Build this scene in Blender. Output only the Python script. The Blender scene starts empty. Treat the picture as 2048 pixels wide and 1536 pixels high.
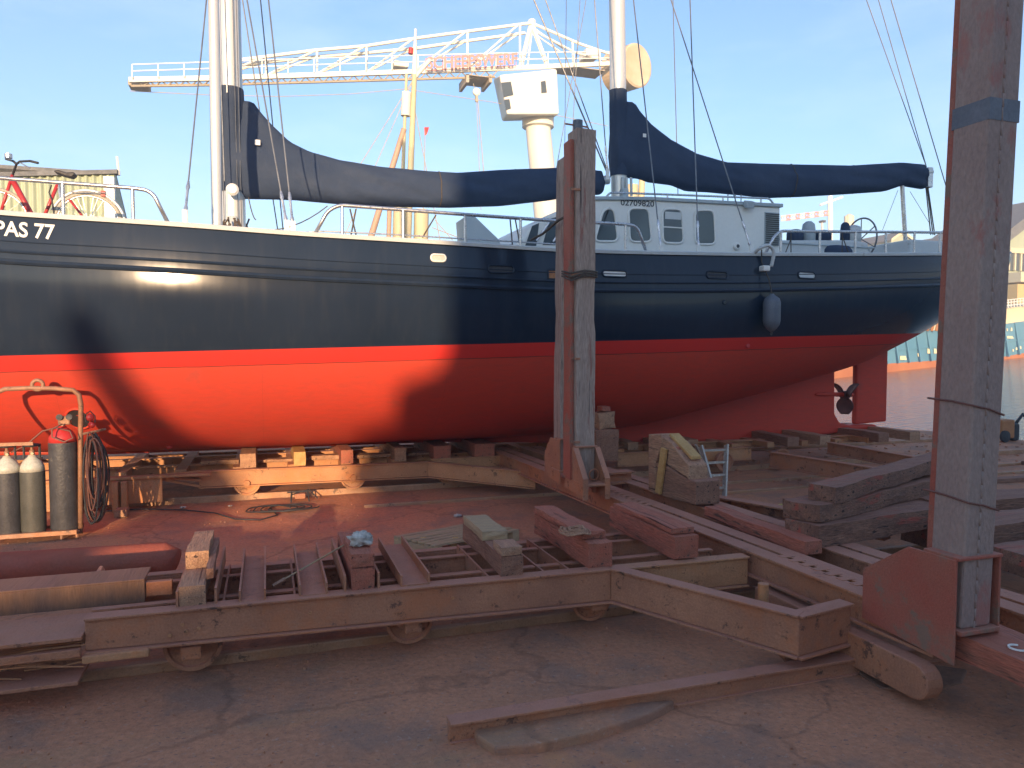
import bpy, bmesh, math, random
import numpy as np
from mathutils import Vector, Matrix, noise
random.seed(7)
S = bpy.context.scene
C = S.collection
# ------------------------------------------------------------ camera, sky, sun, exposure
FPX, CH = 1480.0, 1.75
YAW, PIT = math.radians(18.3), math.atan(68 / 1480)
FW = Vector((math.sin(YAW) * math.cos(PIT), math.cos(YAW) * math.cos(PIT), -math.sin(PIT)))
RT = Vector((math.cos(YAW), -math.sin(YAW), 0))
UP = RT.cross(FW)
ORI = Vector((0, 0, CH))
cam = bpy.data.cameras.new('camera')
camo = bpy.data.objects.new('camera', cam)
C.objects.link(camo)
camo.matrix_world = Matrix.Translation(ORI) @ Matrix((RT, UP, -FW)).transposed().to_4x4()
cam.sensor_width = 36
cam.lens = FPX / 2048 * 36
cam.clip_start = .05
cam.clip_end = 3000
S.camera = camo
SUN_EL = math.radians(9.5)
LDX = 0.28                                   # light travels dx per unit dy
hl = math.sqrt(1 + LDX * LDX)
LDZ = math.tan(SUN_EL) * hl                  # drop per unit dy
ldir = Vector((LDX, 1, -LDZ)).normalized()
W = bpy.data.worlds.new('World')
S.world = W
W.use_nodes = True
nt = W.node_tree
sky = nt.nodes.new('ShaderNodeTexSky')
sky.sky_type = 'NISHITA'
sky.sun_disc = False
sky.sun_elevation = SUN_EL
sky.sun_rotation = math.atan2(-LDX, -1)
sky.air_density = 1.0
sky.dust_density = 0.6
sky.ozone_density = 3.8
bg = nt.nodes['Background']
bg.inputs['Strength'].default_value = 0.15
ctc = nt.nodes.new('ShaderNodeTexCoord')
cmp_ = nt.nodes.new('ShaderNodeMapping')
cmp_.inputs['Scale'].default_value = (1.2, 1.2, 4.5)
cmp_.inputs['Rotation'].default_value = (.15, .1, 0)
nt.links.new(ctc.outputs['Generated'], cmp_.inputs[0])
cn = nt.nodes.new('ShaderNodeTexNoise')
cn.inputs['Scale'].default_value = 2.2
cn.inputs['Detail'].default_value = 9
cn.inputs['Roughness'].default_value = .62
nt.links.new(cmp_.outputs[0], cn.inputs[0])
cr_ = nt.nodes.new('ShaderNodeMapRange')
cr_.inputs[1].default_value = .48
cr_.inputs[2].default_value = .78
cr_.inputs[4].default_value = .16
nt.links.new(cn.outputs[0], cr_.inputs[0])
cx = nt.nodes.new('ShaderNodeMix')
cx.data_type = 'RGBA'
nt.links.new(cr_.outputs[0], cx.inputs[0])
nt.links.new(sky.outputs[0], cx.inputs[6])
cx.inputs[7].default_value = (4.6, 4.8, 5.0, 1)
nt.links.new(cx.outputs[2], bg.inputs['Color'])
sl = bpy.data.lights.new('sun', 'SUN')
sl.energy = 4.2
sl.angle = math.radians(0.6)
sl.color = (1, .68, .40)
so = bpy.data.objects.new('sun', sl)
C.objects.link(so)
so.rotation_euler = (-ldir).to_track_quat('Z', 'Y').to_euler()
S.view_settings.view_transform = 'Standard'
S.view_settings.look = 'None'
S.view_settings.exposure = 1.32
S.view_settings.gamma = 1


def ray(px, py):
    return FW + RT * ((px - 1024) / FPX) - UP * ((py - 768) / FPX)


def at(px, py, Y=None, X=None, Z=None):
    d = ray(px, py)
    if Y is not None: k = Y / d.y
    elif X is not None: k = X / d.x
    else: k = (Z - CH) / d.z
    return ORI + d * k


def pj(p):
    v = Vector(p) - ORI
    k = v.dot(FW)
    return 1024 + FPX * v.dot(RT) / k, 768 - FPX * v.dot(UP) / k


# ------------------------------------------------------------ materials
def M(name, c1, c2, sc=5, rough=.7, metal=0, bump=.25, bsc=40, st=(1, 1, 1), dust=None, da=.6, spot=None, sa=.55, ssc=6, spec=.5, coat=0, fv=.22):
    if any(k in name for k in ('steel', 'timber', 'ground', 'pipe', 'beam')) and 'post' not in name and 'fresh' not in name:   # warm tint put into base colours against the bluish ambient light
        red = lambda c: (min(c[0] * 1.14, .9), c[1] * .96, c[2] * .76)
        c1, c2 = red(c1), red(c2)
        dust = red(dust) if dust else dust
        spot = red(spot) if spot else spot
    m = bpy.data.materials.new(name)
    m.use_nodes = True
    n = m.node_tree
    L = n.links.new
    P = n.nodes['Principled BSDF']
    tc = n.nodes.new('ShaderNodeTexCoord')
    mp = n.nodes.new('ShaderNodeMapping')
    mp.inputs['Scale'].default_value = st
    L(tc.outputs['Object'], mp.inputs[0])

    def nz(scale, det=6, r=.6, src=mp):
        t = n.nodes.new('ShaderNodeTexNoise')
        t.inputs['Scale'].default_value = scale
        t.inputs['Detail'].default_value = det
        t.inputs['Roughness'].default_value = r
        L(src.outputs[0], t.inputs[0])
        return t.outputs[0]

    def ramp(src, a, b):
        r = n.nodes.new('ShaderNodeMapRange')
        r.inputs[1].default_value = a
        r.inputs[2].default_value = b
        L(src, r.inputs[0])
        return r.outputs[0]

    def mix(f, a, b, bt='MIX'):
        x = n.nodes.new('ShaderNodeMix')
        x.data_type = 'RGBA'
        x.blend_type = bt
        if isinstance(f, float): x.inputs[0].default_value = f
        else: L(f, x.inputs[0])
        for i, v in ((6, a), (7, b)):
            if isinstance(v, tuple): x.inputs[i].default_value = (*v, 1)
            else: L(v, x.inputs[i])
        return x.outputs[2]
    col = mix(ramp(nz(sc), .35, .65), c1, c2)
    fine = ramp(nz(bsc * 1.5, 4), .25, .75)
    g = n.nodes.new('ShaderNodeMapRange')
    g.inputs[3].default_value = 1 - fv
    g.inputs[4].default_value = 1 + fv * .7
    L(fine, g.inputs[0])
    cc = n.nodes.new('ShaderNodeCombineColor')
    for i in range(3): L(g.outputs[0], cc.inputs[i])
    col = mix(1.0, col, cc.outputs[0], 'MULTIPLY')
    if spot:
        col = mix(ramp(nz(ssc, 8, .7), sa, sa + .06), col, spot)
    if 'steel' in name and 'red' not in name:          # orange rust blooms and dark mill scale
        tmp = n.nodes.new('ShaderNodeMath')
        tmp.operation = 'MULTIPLY'
        tmp.inputs[1].default_value = .55
        L(ramp(nz(1.9, 11, .78), .50, .60), tmp.inputs[0])
        col = mix(tmp.outputs[0], col, (c1[0] * 1.35, c1[1] * 1.05, c1[2] * .7))
        col = mix(ramp(nz(5.3, 12, .8), .58, .61), col, (c1[0] * .42, c1[1] * .45, c1[2] * .5))
    if 'timber' in name and 'fresh' not in name:       # drying splits along the grain
        mp2 = n.nodes.new('ShaderNodeMapping')
        mp2.inputs['Scale'].default_value = tuple(v * 2.2 if v > 2 else v * .5 for v in st)
        L(tc.outputs['Object'], mp2.inputs[0])
        col = mix(ramp(nz(2.6, 3, .5, mp2), .64, .67), col, (c1[0] * .22, c1[1] * .22, c1[2] * .25))
    if dust:
        ge = n.nodes.new('ShaderNodeNewGeometry')
        sp = n.nodes.new('ShaderNodeSeparateXYZ')
        L(ge.outputs['Normal'], sp.inputs[0])
        a = ramp(sp.outputs[2], .3, .9)
        mm = n.nodes.new('ShaderNodeMath')
        mm.operation = 'MULTIPLY'
        L(a, mm.inputs[0])
        mr = n.nodes.new('ShaderNodeMapRange')
        mr.inputs[1].default_value = .3
        mr.inputs[2].default_value = .6
        mr.inputs[3].default_value = da * .5
        mr.inputs[4].default_value = da
        L(nz(sc * 2.3), mr.inputs[0])
        L(mr.outputs[0], mm.inputs[1])
        col = mix(mm.outputs[0], col, dust)
    L(col, P.inputs['Base Color'])
    P.inputs['Metallic'].default_value = metal
    P.inputs['Specular IOR Level'].default_value = spec
    P.inputs['Coat Weight'].default_value = coat
    rr = n.nodes.new('ShaderNodeMapRange')
    rr.inputs[1].default_value = .3
    rr.inputs[2].default_value = .7
    rr.inputs[3].default_value = max(rough - .12, .02)
    rr.inputs[4].default_value = min(rough + .12, 1)
    L(nz(sc * 3), rr.inputs[0])
    L(rr.outputs[0], P.inputs['Roughness'])
    if bump:
        b = n.nodes.new('ShaderNodeBump')
        b.inputs['Strength'].default_value = bump
        b.inputs['Distance'].default_value = .02
        L(nz(bsc, 8, .65), b.inputs['Height'])
        L(b.outputs[0], P.inputs['Normal'])
    m['_'] = 1
    return m


DUST = (.44, .23, .20)
m_steel = M('rusty_steel', (0.302, 0.157, 0.110), (0.403, 0.218, 0.146), 3, .75, 0, .5, 60, dust=DUST, da=.75, spot=(.08, .05, .04), sa=.60, ssc=9)
m_steel2 = M('brown_rusty_steel', (.36, .205, .12), (.46, .275, .165), 3, .75, 0, .4, 60, dust=DUST, da=.6, spot=(.05, .03, .025), sa=.62, ssc=12)
m_redsteel = M('red_oxide_steel', (.33, .095, .072), (.30, .14, .11), 2.2, .7, 0, .4, 70, dust=DUST, da=.5, spot=(.20, .15, .13), sa=.53, ssc=4)
m_post = M('weathered_post_paint', (.34, .255, .21), (.28, .195, .165), 1.6, .7, 0, .5, 45, spot=(.33, .15, .12), sa=.56, ssc=2.5, st=(1, 1, .5))
m_rail = M('worn_rail_steel', (0.280, 0.182, 0.126), (0.392, 0.266, 0.196), 4, .5, .2, .3, 60, dust=(.27, .16, .12), da=.5)
m_timb = M('weathered_timber', (0.336, 0.213, 0.157), (0.448, 0.308, 0.224), 3, .85, 0, .7, 12, st=(8, .8, 8), dust=DUST, da=.35, spot=(.11, .07, .055), sa=.6, ssc=2, fv=.5)
m_timbr = M('red_stained_timber', (0.403, 0.140, 0.101), (0.325, 0.146, 0.112), 2, .8, 0, .7, 12, st=(8, .8, 8), dust=(.44, .18, .14), da=.4, fv=.45, spot=(.07, .05, .045), sa=.6, ssc=2)
m_timbd = M('dark_wet_timber', (0.224, 0.129, 0.101), (0.314, 0.185, 0.140), 2, .8, 0, .8, 10, st=(8, .8, 8), dust=DUST, da=.3, spot=(.26, .08, .065), sa=.62, ssc=.7, fv=.5)
m_timbx = M('dark_cracked_timber', (.17, .10, .082), (.26, .15, .115), 2, .8, 0, .9, 10, st=(.8, 8, 8), dust=DUST, da=.35, spot=(.34, .09, .07), sa=.6, ssc=.6, fv=.5)
m_ptimb = M('weathered_post_timber', (.37, .27, .215), (.44, .335, .265), 2, .85, 0, .8, 12, st=(9, 9, .7), spot=(.30, .12, .09), sa=.58, ssc=1.2, fv=.4)
m_ytimb = M('fresh_sawn_timber', (.50, .27, .09), (.58, .35, .13), 3, .7, 0, .4, 20, st=(6, 1, 6))
m_pallet = M('pallet_wood', (.50, .34, .18), (.40, .28, .17), 3, .8, 0, .5, 20, st=(1, 8, 8))
m_canvas = M('navy_canvas', (.028, .046, .085), (.036, .055, .095), 1.5, .8, 0, .5, 9, spec=.3, fv=.04)
m_alu = M('mast_aluminium', (.62, .62, .58), (.70, .70, .66), 2, .35, .35, .05, 30, st=(1, 1, .1), fv=.04)
m_tube = M('stainless_tube', (.50, .50, .50), (.6, .6, .6), 6, .3, .8, .05)
m_white = M('white_paint', (.72, .72, .66), (.78, .77, .71), 1.5, .45, 0, .05, 20, fv=.04)
m_cabin = M('cabin_cream_paint', (.72, .72, .66), (.75, .75, .69), 1.2, .4, 0, .04, 20, fv=.04)
m_cap = M('caprail_grey_paint', (.50, .53, .52), (.56, .58, .56), 3, .5, 0, .15, 30, spot=(.35, .33, .28), sa=.62, fv=.04)
m_deckg = M('deck_grey_paint', (.36, .42, .44), (.42, .47, .48), 2, .6, 0, .1, 30, fv=.04)
m_glass = M('tinted_glass', (.055, .075, .085), (.065, .085, .095), 1, .16, 0, 0, spec=.6, fv=.04)
m_wire = M('stay_wire', (.16, .17, .18), (.22, .23, .24), 6, .5, .5, 0)
m_dark = M('black_rubber', (.025, .025, .028), (.035, .035, .038), 8, .6, 0, .2)
m_prop = M('bronze_propeller', (.11, .045, .04), (.16, .06, .05), 8, .6, .2, .2)
m_fend = M('blue_grey_fender', (.10, .115, .14), (.13, .145, .17), 5, .5, 0, .2)
m_rope = M('dark_rope', (.07, .055, .045), (.12, .095, .07), 60, .9, 0, .6, 90)
m_cyl = M('cylinder_grey_green', (.062, .064, .056), (.09, .09, .078), 6, .5, 0, .2, 50, spot=(.07, .065, .06), sa=.6)
m_cyld = M('cylinder_black', (.035, .036, .042), (.06, .06, .066), 8, .5, 0, .3, 50, spot=(.13, .12, .11), sa=.62, ssc=14)
m_cylw = M('cylinder_white_shoulder', (.55, .54, .46), (.46, .45, .38), 6, .5, 0, .1)
m_cylr = M('red_gloss_paint', (.55, .035, .03), (.45, .03, .028), 5, .45, 0, .1, fv=.04)
m_frame = M('dusty_frame_steel', (.34, .22, .17), (.27, .17, .13), 6, .6, .2, .3)
m_hose = M('brown_hose', (.15, .06, .045), (.20, .085, .06), 6, .6, 0, .2)
m_yhose = M('yellow_hose', (.55, .42, .10), (.50, .36, .10), 6, .6, 0, .1)
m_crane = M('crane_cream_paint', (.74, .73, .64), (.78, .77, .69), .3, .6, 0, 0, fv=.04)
m_craned = M('crane_dark_steel', (.30, .32, .32), (.38, .4, .4), .5, .7, 0, 0, fv=.04)  # darker grey for jib undersides, trolley, cables and far walls
m_cw = M('rusty_counterweight_paint', (.50, .38, .25), (.66, .56, .42), .35, .7, 0, 0, fv=.04)
m_redl = M('crane_red_letters', (.66, .24, .21), (.70, .28, .25), 1, .6, 0, 0)
m_yel = M('yellow_mast_paint', (.60, .54, .34), (.55, .48, .30), 1, .6, 0, 0, fv=.04)
m_wood2 = M('varnished_spar', (.50, .34, .24), (.44, .30, .21), 1, .6, 0, 0)
m_shed = M('green_corrugated_sheet', (.36, .42, .30), (.40, .46, .34), .6, .6, 0, .05, fv=.04)
m_roof = M('roof_tiles_grey', (.12, .13, .14), (.17, .18, .19), 2, .7, 0, .4, 6)
m_brick = M('yellow_house_wall', (.66, .50, .22), (.58, .42, .18), .6, .8, 0, .1)
m_shipb = M('ship_blue_paint', (.10, .26, .38), (.14, .31, .42), .25, .5, 0, 0, spot=(.42, .42, .34), sa=.68, ssc=.9, fv=.04)
m_shipr = M('ship_red_boot', (.42, .15, .07), (.50, .2, .09), .3, .6, 0, 0, fv=.04)
m_shipw = M('ship_cream_paint', (.66, .60, .40), (.70, .64, .44), .3, .6, 0, 0, fv=.04)
m_bred = M('bicycle_red_paint', (.38, .03, .035), (.45, .04, .04), 5, .35, 0, 0, fv=.04)
m_cloth = M('white_cloth', (.66, .62, .55), (.40, .36, .31), 16, .9, 0, .8, 30)
m_lad = M('aluminium_ladder', (.44, .39, .32), (.52, .46, .38), 8, .5, .4, .3, spot=(.7, .68, .62), sa=.58, ssc=20)
m_wall = M('hangar_wall', (.30, .34, .40), (.34, .38, .44), .5, .9, 0, .1)
m_ink = M('dark_lettering', (.05, .06, .065), (.06, .07, .075), 1, .6, 0, 0)
m_tyre = M('cream_tyre', (.45, .42, .34), (.4, .38, .3), 5, .8, 0, 0)
m_orange = M('orange_rust_plate', (.42, .19, .07), (.36, .15, .06), 9, .7, 0, .2)


def hull_mat():
    m = M('hull_paint', (.013, .022, .039), (.017, .027, .046), .8, .27, 0, .018, 2.2, st=(1, 1, 1), spec=.27, fv=.05)
    n = m.node_tree
    L = n.links.new
    P = n.nodes['Principled BSDF']
    old = P.inputs['Base Color'].links[0].from_socket
    tc = n.nodes.new('ShaderNodeTexCoord')
    sp = n.nodes.new('ShaderNodeSeparateXYZ')
    L(tc.outputs['Object'], sp.inputs[0])

    def ma(op, a, b=0.0):
        x = n.nodes.new('ShaderNodeMath')
        x.operation = op
        for i, v in ((0, a), (1, b)):
            if isinstance(v, (int, float)): x.inputs[i].default_value = v
            else: L(v, x.inputs[i])
        return x.outputs[0]
    wig = n.nodes.new('ShaderNodeTexNoise')
    wig.inputs['Scale'].default_value = 5
    L(tc.outputs['Object'], wig.inputs[0])
    # height above boot line: z - (1.757 + .0262 x)
    h = ma('SUBTRACT', sp.outputs[2], ma('ADD', ma('MULTIPLY', sp.outputs[0], .0262), 1.757))
    hb = ma('ADD', h, ma('MULTIPLY', ma('SUBTRACT', wig.outputs[0], .5), .012))
    isred = ma('LESS_THAN', h, 0.0)
    band = ma('GREATER_THAN', hb, -.155)
    seam = ma('LESS_THAN', ma('ABSOLUTE', ma('ADD', hb, .155)), .004)

    def mix(f, a, b):
        x = n.nodes.new('ShaderNodeMix')
        x.data_type = 'RGBA'
        if isinstance(f, float): x.inputs[0].default_value = f
        else: L(f, x.inputs[0])
        for i, v in ((6, a), (7, b)):
            if isinstance(v, tuple): x.inputs[i].default_value = (*v, 1)
            else: L(v, x.inputs[i])
        return x.outputs[2]
    t = n.nodes.new('ShaderNodeTexNoise')
    t.inputs['Scale'].default_value = 2.2
    t.inputs['Detail'].default_value = 8
    L(tc.outputs['Object'], t.inputs[0])
    tm_ = n.nodes.new('ShaderNodeMapping')
    tm_.inputs['Scale'].default_value = (2, 2, 9)
    L(tc.outputs['Object'], tm_.inputs[0])
    tf = n.nodes.new('ShaderNodeTexNoise')
    tf.inputs['Scale'].default_value = 3
    tf.inputs['Detail'].default_value = 10
    tf.inputs['Roughness'].default_value = .7
    L(tm_.outputs[0], tf.inputs[0])
    tr_ = n.nodes.new('ShaderNodeMapRange')
    tr_.inputs[1].default_value = .32
    tr_.inputs[2].default_value = .7
    L(tf.outputs[0], tr_.inputs[0])
    red = mix(tr_.outputs[0], (.60, .058, .030), (.48, .060, .036))
    sc_ = n.nodes.new('ShaderNodeMapRange')
    sc_.inputs[1].default_value = .62
    sc_.inputs[2].default_value = .70
    sc_.inputs[4].default_value = .5
    L(t.outputs[0], sc_.inputs[0])
    red = mix(sc_.outputs[0], red, (.30, .07, .05))
    # vertical plate seams every 1.9 m, and one along the bottom
    sx = ma('ABSOLUTE', ma('SUBTRACT', ma('FRACT', ma('DIVIDE', ma('ADD', sp.outputs[0], 20), 1.9)), .5))
    seamv = ma('MULTIPLY', ma('LESS_THAN', sx, .0018), .18)
    red = mix(seamv, red, (.20, .03, .02))
    red = mix(band, red, (.60, .032, .022))
    red = mix(seam, red, (.16, .03, .02))
    # vertical dirty streaks on the dark topsides
    mp = n.nodes.new('ShaderNodeMapping')
    mp.inputs['Scale'].default_value = (9, 9, .7)
    L(tc.outputs['Object'], mp.inputs[0])
    t2 = n.nodes.new('ShaderNodeTexNoise')
    t2.inputs['Scale'].default_value = 1.6
    t2.inputs['Detail'].default_value = 6
    L(mp.outputs[0], t2.inputs[0])
    r2 = n.nodes.new('ShaderNodeMapRange')
    r2.inputs[1].default_value = .5
    r2.inputs[2].default_value = .78
    r2.inputs[4].default_value = .18
    L(t2.outputs[0], r2.inputs[0])
    blk = mix(r2.outputs[0], old, (.05, .055, .06))
    col = mix(isred, blk, red)
    L(col, P.inputs['Base Color'])
    ro = ma('ADD', ma('MULTIPLY', isred, .40), .11)
    ro = ma('ADD', ro, ma('MULTIPLY', t2.outputs[0], .06))
    L(ro, P.inputs['Roughness'])
    return m


m_hull = hull_mat()


def ground_mat():
    m = M('slip_ground', (.49, .255, .17), (.40, .22, .155), .9, .85, 0, .8, 22, spot=(.46, .25, .15), sa=.58, ssc=1.1, spec=.35)
    n = m.node_tree
    L = n.links.new
    P = n.nodes['Principled BSDF']
    old = P.inputs['Base Color'].links[0].from_socket
    tc = n.nodes.new('ShaderNodeTexCoord')

    def mix(f, a, b):
        x = n.nodes.new('ShaderNodeMix')
        x.data_type = 'RGBA'
        L(f, x.inputs[0])
        for i, v in ((6, a), (7, b)):
            if isinstance(v, tuple): x.inputs[i].default_value = (*v, 1)
            else: L(v, x.inputs[i])
        return x.outputs[2]

    def nz(scale, lo, hi, top, det=8, st=(1, 1, 1)):
        mp = n.nodes.new('ShaderNodeMapping')
        mp.inputs['Scale'].default_value = st
        L(tc.outputs['Object'], mp.inputs[0])
        t = n.nodes.new('ShaderNodeTexNoise')
        t.inputs['Scale'].default_value = scale
        t.inputs['Detail'].default_value = det
        t.inputs['Roughness'].default_value = .65
        L(mp.outputs[0], t.inputs[0])
        r = n.nodes.new('ShaderNodeMapRange')
        r.inputs[1].default_value = lo
        r.inputs[2].default_value = hi
        r.inputs[4].default_value = top
        L(t.outputs[0], r.inputs[0])
        return r.outputs[0]
    c = mix(nz(1.7, .50, .62, .65), old, (.27, .165, .12))
    c = mix(nz(1.3, .55, .7, .6, st=(.5, 2, 1)), c, (.42, .24, .12))
    c = mix(nz(38, .62, .70, .5, 3), c, (.46, .33, .26))
    c = mix(nz(30, .62, .68, .75, 3, st=(1, 2, 1)), c, (.17, .115, .10))
    # cracks: thin voronoi edges warped by noise
    wv = n.nodes.new('ShaderNodeTexNoise')
    wv.inputs['Scale'].default_value = 3
    wv.inputs['Detail'].default_value = 6
    L(tc.outputs['Object'], wv.inputs[0])
    va = n.nodes.new('ShaderNodeVectorMath')
    va.operation = 'MULTIPLY_ADD'
    va.inputs[1].default_value = (.5, .5, .5)
    L(wv.outputs['Color'], va.inputs[0])
    L(tc.outputs['Object'], va.inputs[2])
    vo = n.nodes.new('ShaderNodeTexVoronoi')
    vo.feature = 'DISTANCE_TO_EDGE'
    vo.inputs['Scale'].default_value = .45
    L(va.outputs[0], vo.inputs[0])
    lt = n.nodes.new('ShaderNodeMapRange')
    lt.inputs[1].default_value = .003
    lt.inputs[2].default_value = .012
    lt.inputs[3].default_value = .25
    lt.inputs[4].default_value = 0
    L(vo.outputs[0], lt.inputs[0])
    c = mix(lt.outputs[0], c, (.03, .022, .02))
    L(c, P.inputs['Base Color'])
    return m


m_ground = ground_mat()


# ------------------------------------------------------------ mesh helpers
class MB:
    def __init__(s): s.v, s.f = [], []

    def add(s, vs, fs):
        o = len(s.v)
        s.v += [tuple(v) for v in vs]
        s.f += [tuple(i + o for i in f) for f in fs]
        return s

    def ob(s, o, a, b, c):                       # box from a corner and three edge vectors
        o, a, b, c = map(Vector, (o, a, b, c))
        if a.cross(b).dot(c) < 0: a, b = b, a
        p = [o, o + a, o + a + b, o + b]
        p += [q + c for q in p]
        return s.add(p, [(0, 3, 2, 1), (4, 5, 6, 7), (0, 1, 5, 4), (1, 2, 6, 5), (2, 3, 7, 6), (3, 0, 4, 7)])

    def box(s, x0, x1, y0, y1, z0, z1):
        return s.ob((x0, y0, z0), (x1 - x0, 0, 0), (0, y1 - y0, 0), (0, 0, z1 - z0))

    def bar(s, p, q, w, h, up=(0, 0, 1)):        # bar between two points, w across, h along up
        p, q = Vector(p), Vector(q)
        d = (q - p)
        side = d.cross(Vector(up))
        if side.length < 1e-6: side = Vector((1, 0, 0))
        side.normalize()
        u = side.cross(d).normalized()
        return s.ob(p - side * w / 2 - u * h / 2, d, side * w, u * h)

    def tube(s, pts, r, n=8, caps=True, closed=False):
        pts = [Vector(p) for p in pts]
        N = len(pts)
        rs = r if isinstance(r, (list, tuple)) else [r] * N
        vs, fs = [], []
        pn = None
        for i, p in enumerate(pts):
            if closed: d = pts[(i + 1) % N] - pts[i - 1]
            else: d = pts[min(i + 1, N - 1)] - pts[max(i - 1, 0)]
            d.normalize()
            if pn is None:
                pn = d.orthogonal().normalized()
            pn = (pn - d * pn.dot(d)).normalized()
            b = d.cross(pn)
            for k in range(n):
                a = 2 * math.pi * k / n
                vs.append(p + (pn * math.cos(a) + b * math.sin(a)) * rs[i])
        for i in range(N if closed else N - 1):
            j = (i + 1) % N
            for k in range(n):
                fs.append((i * n + k, i * n + (k + 1) % n, j * n + (k + 1) % n, j * n + k))
        if caps and not closed:
            fs.append(tuple(range(n))[::-1])
            fs.append(tuple((N - 1) * n + k for k in range(n)))
        return s.add(vs, fs)

    def prism(s, poly, d):                       # planar polygon swept by vector d
        n = len(poly)
        poly = [Vector(p) for p in poly]
        d = Vector(d)
        nn = sum((poly[i].cross(poly[(i + 1) % n]) for i in range(n)), Vector())
        if nn.dot(d) > 0: poly = poly[::-1]
        vs = poly + [p + d for p in poly]
        fs = [tuple(range(n)), tuple(range(2 * n - 1, n - 1, -1))]
        fs += [((i + 1) % n, i, n + i, n + (i + 1) % n) for i in range(n)]
        return s.add(vs, fs)

    def lathe(s, prof, c, ax=(0, 0, 1), n=20):   # profile of (radius, height) round an axis
        c, ax = Vector(c), Vector(ax).normalized()
        u = ax.orthogonal().normalized()
        w = ax.cross(u)
        vs, fs = [], []
        for r, h in prof:
            for k in range(n):
                a = 2 * math.pi * k / n
                vs.append(c + ax * h + (u * math.cos(a) + w * math.sin(a)) * r)
        for i in range(len(prof) - 1):
            for k in range(n):
                fs.append((i * n + k, i * n + (k + 1) % n, (i + 1) * n + (k + 1) % n, (i + 1) * n + k))
        fs.append(tuple(range(n))[::-1])
        fs.append(tuple((len(prof) - 1) * n + k for k in range(n)))
        return s.add(vs, fs)

    def grid(s, rows):
        n = len(rows[0])
        vs = [p for r in rows for p in r]
        fs = [(i * n + k, i * n + k + 1, (i + 1) * n + k + 1, (i + 1) * n + k) for i in range(len(rows) - 1) for k in range(n - 1)]
        return s.add(vs, fs)

    def build(s, name, mat, parent=None, loc=None, smooth=False, bevel=0, fixn=True):
        root = parent
        off = Vector((0, 0, 0))
        if parent is not None:
            while root.parent is not None: root = root.parent
            off = Vector(root.location)
        elif loc is not None: off = Vector(loc)
        me = bpy.data.meshes.new(name)
        me.from_pydata([tuple(Vector(v) - off) for v in s.v], [], s.f)
        if fixn:
            bm = bmesh.new()
            bm.from_mesh(me)
            bmesh.ops.recalc_face_normals(bm, faces=bm.faces)
            bm.to_mesh(me)
            bm.free()
        me.materials.append(mat)
        o = bpy.data.objects.new(name, me)
        C.objects.link(o)
        if parent is not None: o.parent = parent
        elif loc is not None: o.location = off
        if smooth:
            for p in me.polygons: p.use_smooth = True
            if smooth != 'all':
                md = o.modifiers.new('es', 'EDGE_SPLIT')
                md.split_angle = math.radians(38)
        if bevel:
            md = o.modifiers.new('bv', 'BEVEL')
            md.width = bevel
            md.segments = 2
            md.limit_method = 'ANGLE'
        return o


def tag(o, label=None, cat=None, group=None, kind=None):
    if label: o['label'] = label
    if cat: o['category'] = cat
    if group: o['group'] = group
    if kind: o['kind'] = kind
    return o


def thing(name, label, cat, loc=(0, 0, 0), group=None):
    o = bpy.data.objects.new(name, None)
    C.objects.link(o)
    o.location = loc
    o.empty_display_size = .2
    return tag(o, label, cat, group)


def rough_box(mb, o, a, b, c, amp=.006, cell=.07, seed=0):   # worn timber: subdivided, uneven faces
    o, a, b, c = map(Vector, (o, a, b, c))
    na, nb, nc = [max(2, min(24, int(v.length / cell))) for v in (a, b, c)]
    cen = o + (a + b + c) / 2

    def pt(i, j, k):
        p = o + a * (i / na) + b * (j / nb) + c * (k / nc)
        q = p * 9 + Vector((seed * 7.1, 0, 0))
        nv = noise.noise_vector(q) * amp + noise.noise_vector(q * .25) * amp * 1.6
        e = (i in (0, na)) + (j in (0, nb)) + (k in (0, nc))
        if e >= 2:
            nv += (cen - p).normalized() * (amp * (.6 + 2.2 * abs(noise.noise(q * .6))))
        return p + nv
    for (N1, N2, f) in ((na, nb, lambda i, j, s_: pt(i, j, nc if s_ else 0)), (nb, nc, lambda i, j, s_: pt(na if s_ else 0, i, j)), (na, nc, lambda i, j, s_: pt(i, nb if s_ else 0, j))):
        for s_ in (0, 1):
            mb.grid([[f(i, j, s_) for j in range(N2 + 1)] for i in range(N1 + 1)])
    return mb


def weld(o, d=.0005):
    bm = bmesh.new()
    bm.from_mesh(o.data)
    bmesh.ops.remove_doubles(bm, verts=bm.verts, dist=d)
    bmesh.ops.recalc_face_normals(bm, faces=bm.faces)
    bm.to_mesh(o.data)
    bm.free()
    return o


def timber(name, mat, o, a, b, c, label=None, cat=None, group=None, parent=None, amp=.006, seed=0, cell=.07):
    mb = rough_box(MB(), o, a, b, c, amp, cell, seed)
    ob = mb.build(name, mat, parent, loc=o if parent is None else None)
    weld(ob)
    return tag(ob, label, cat, group)


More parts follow.
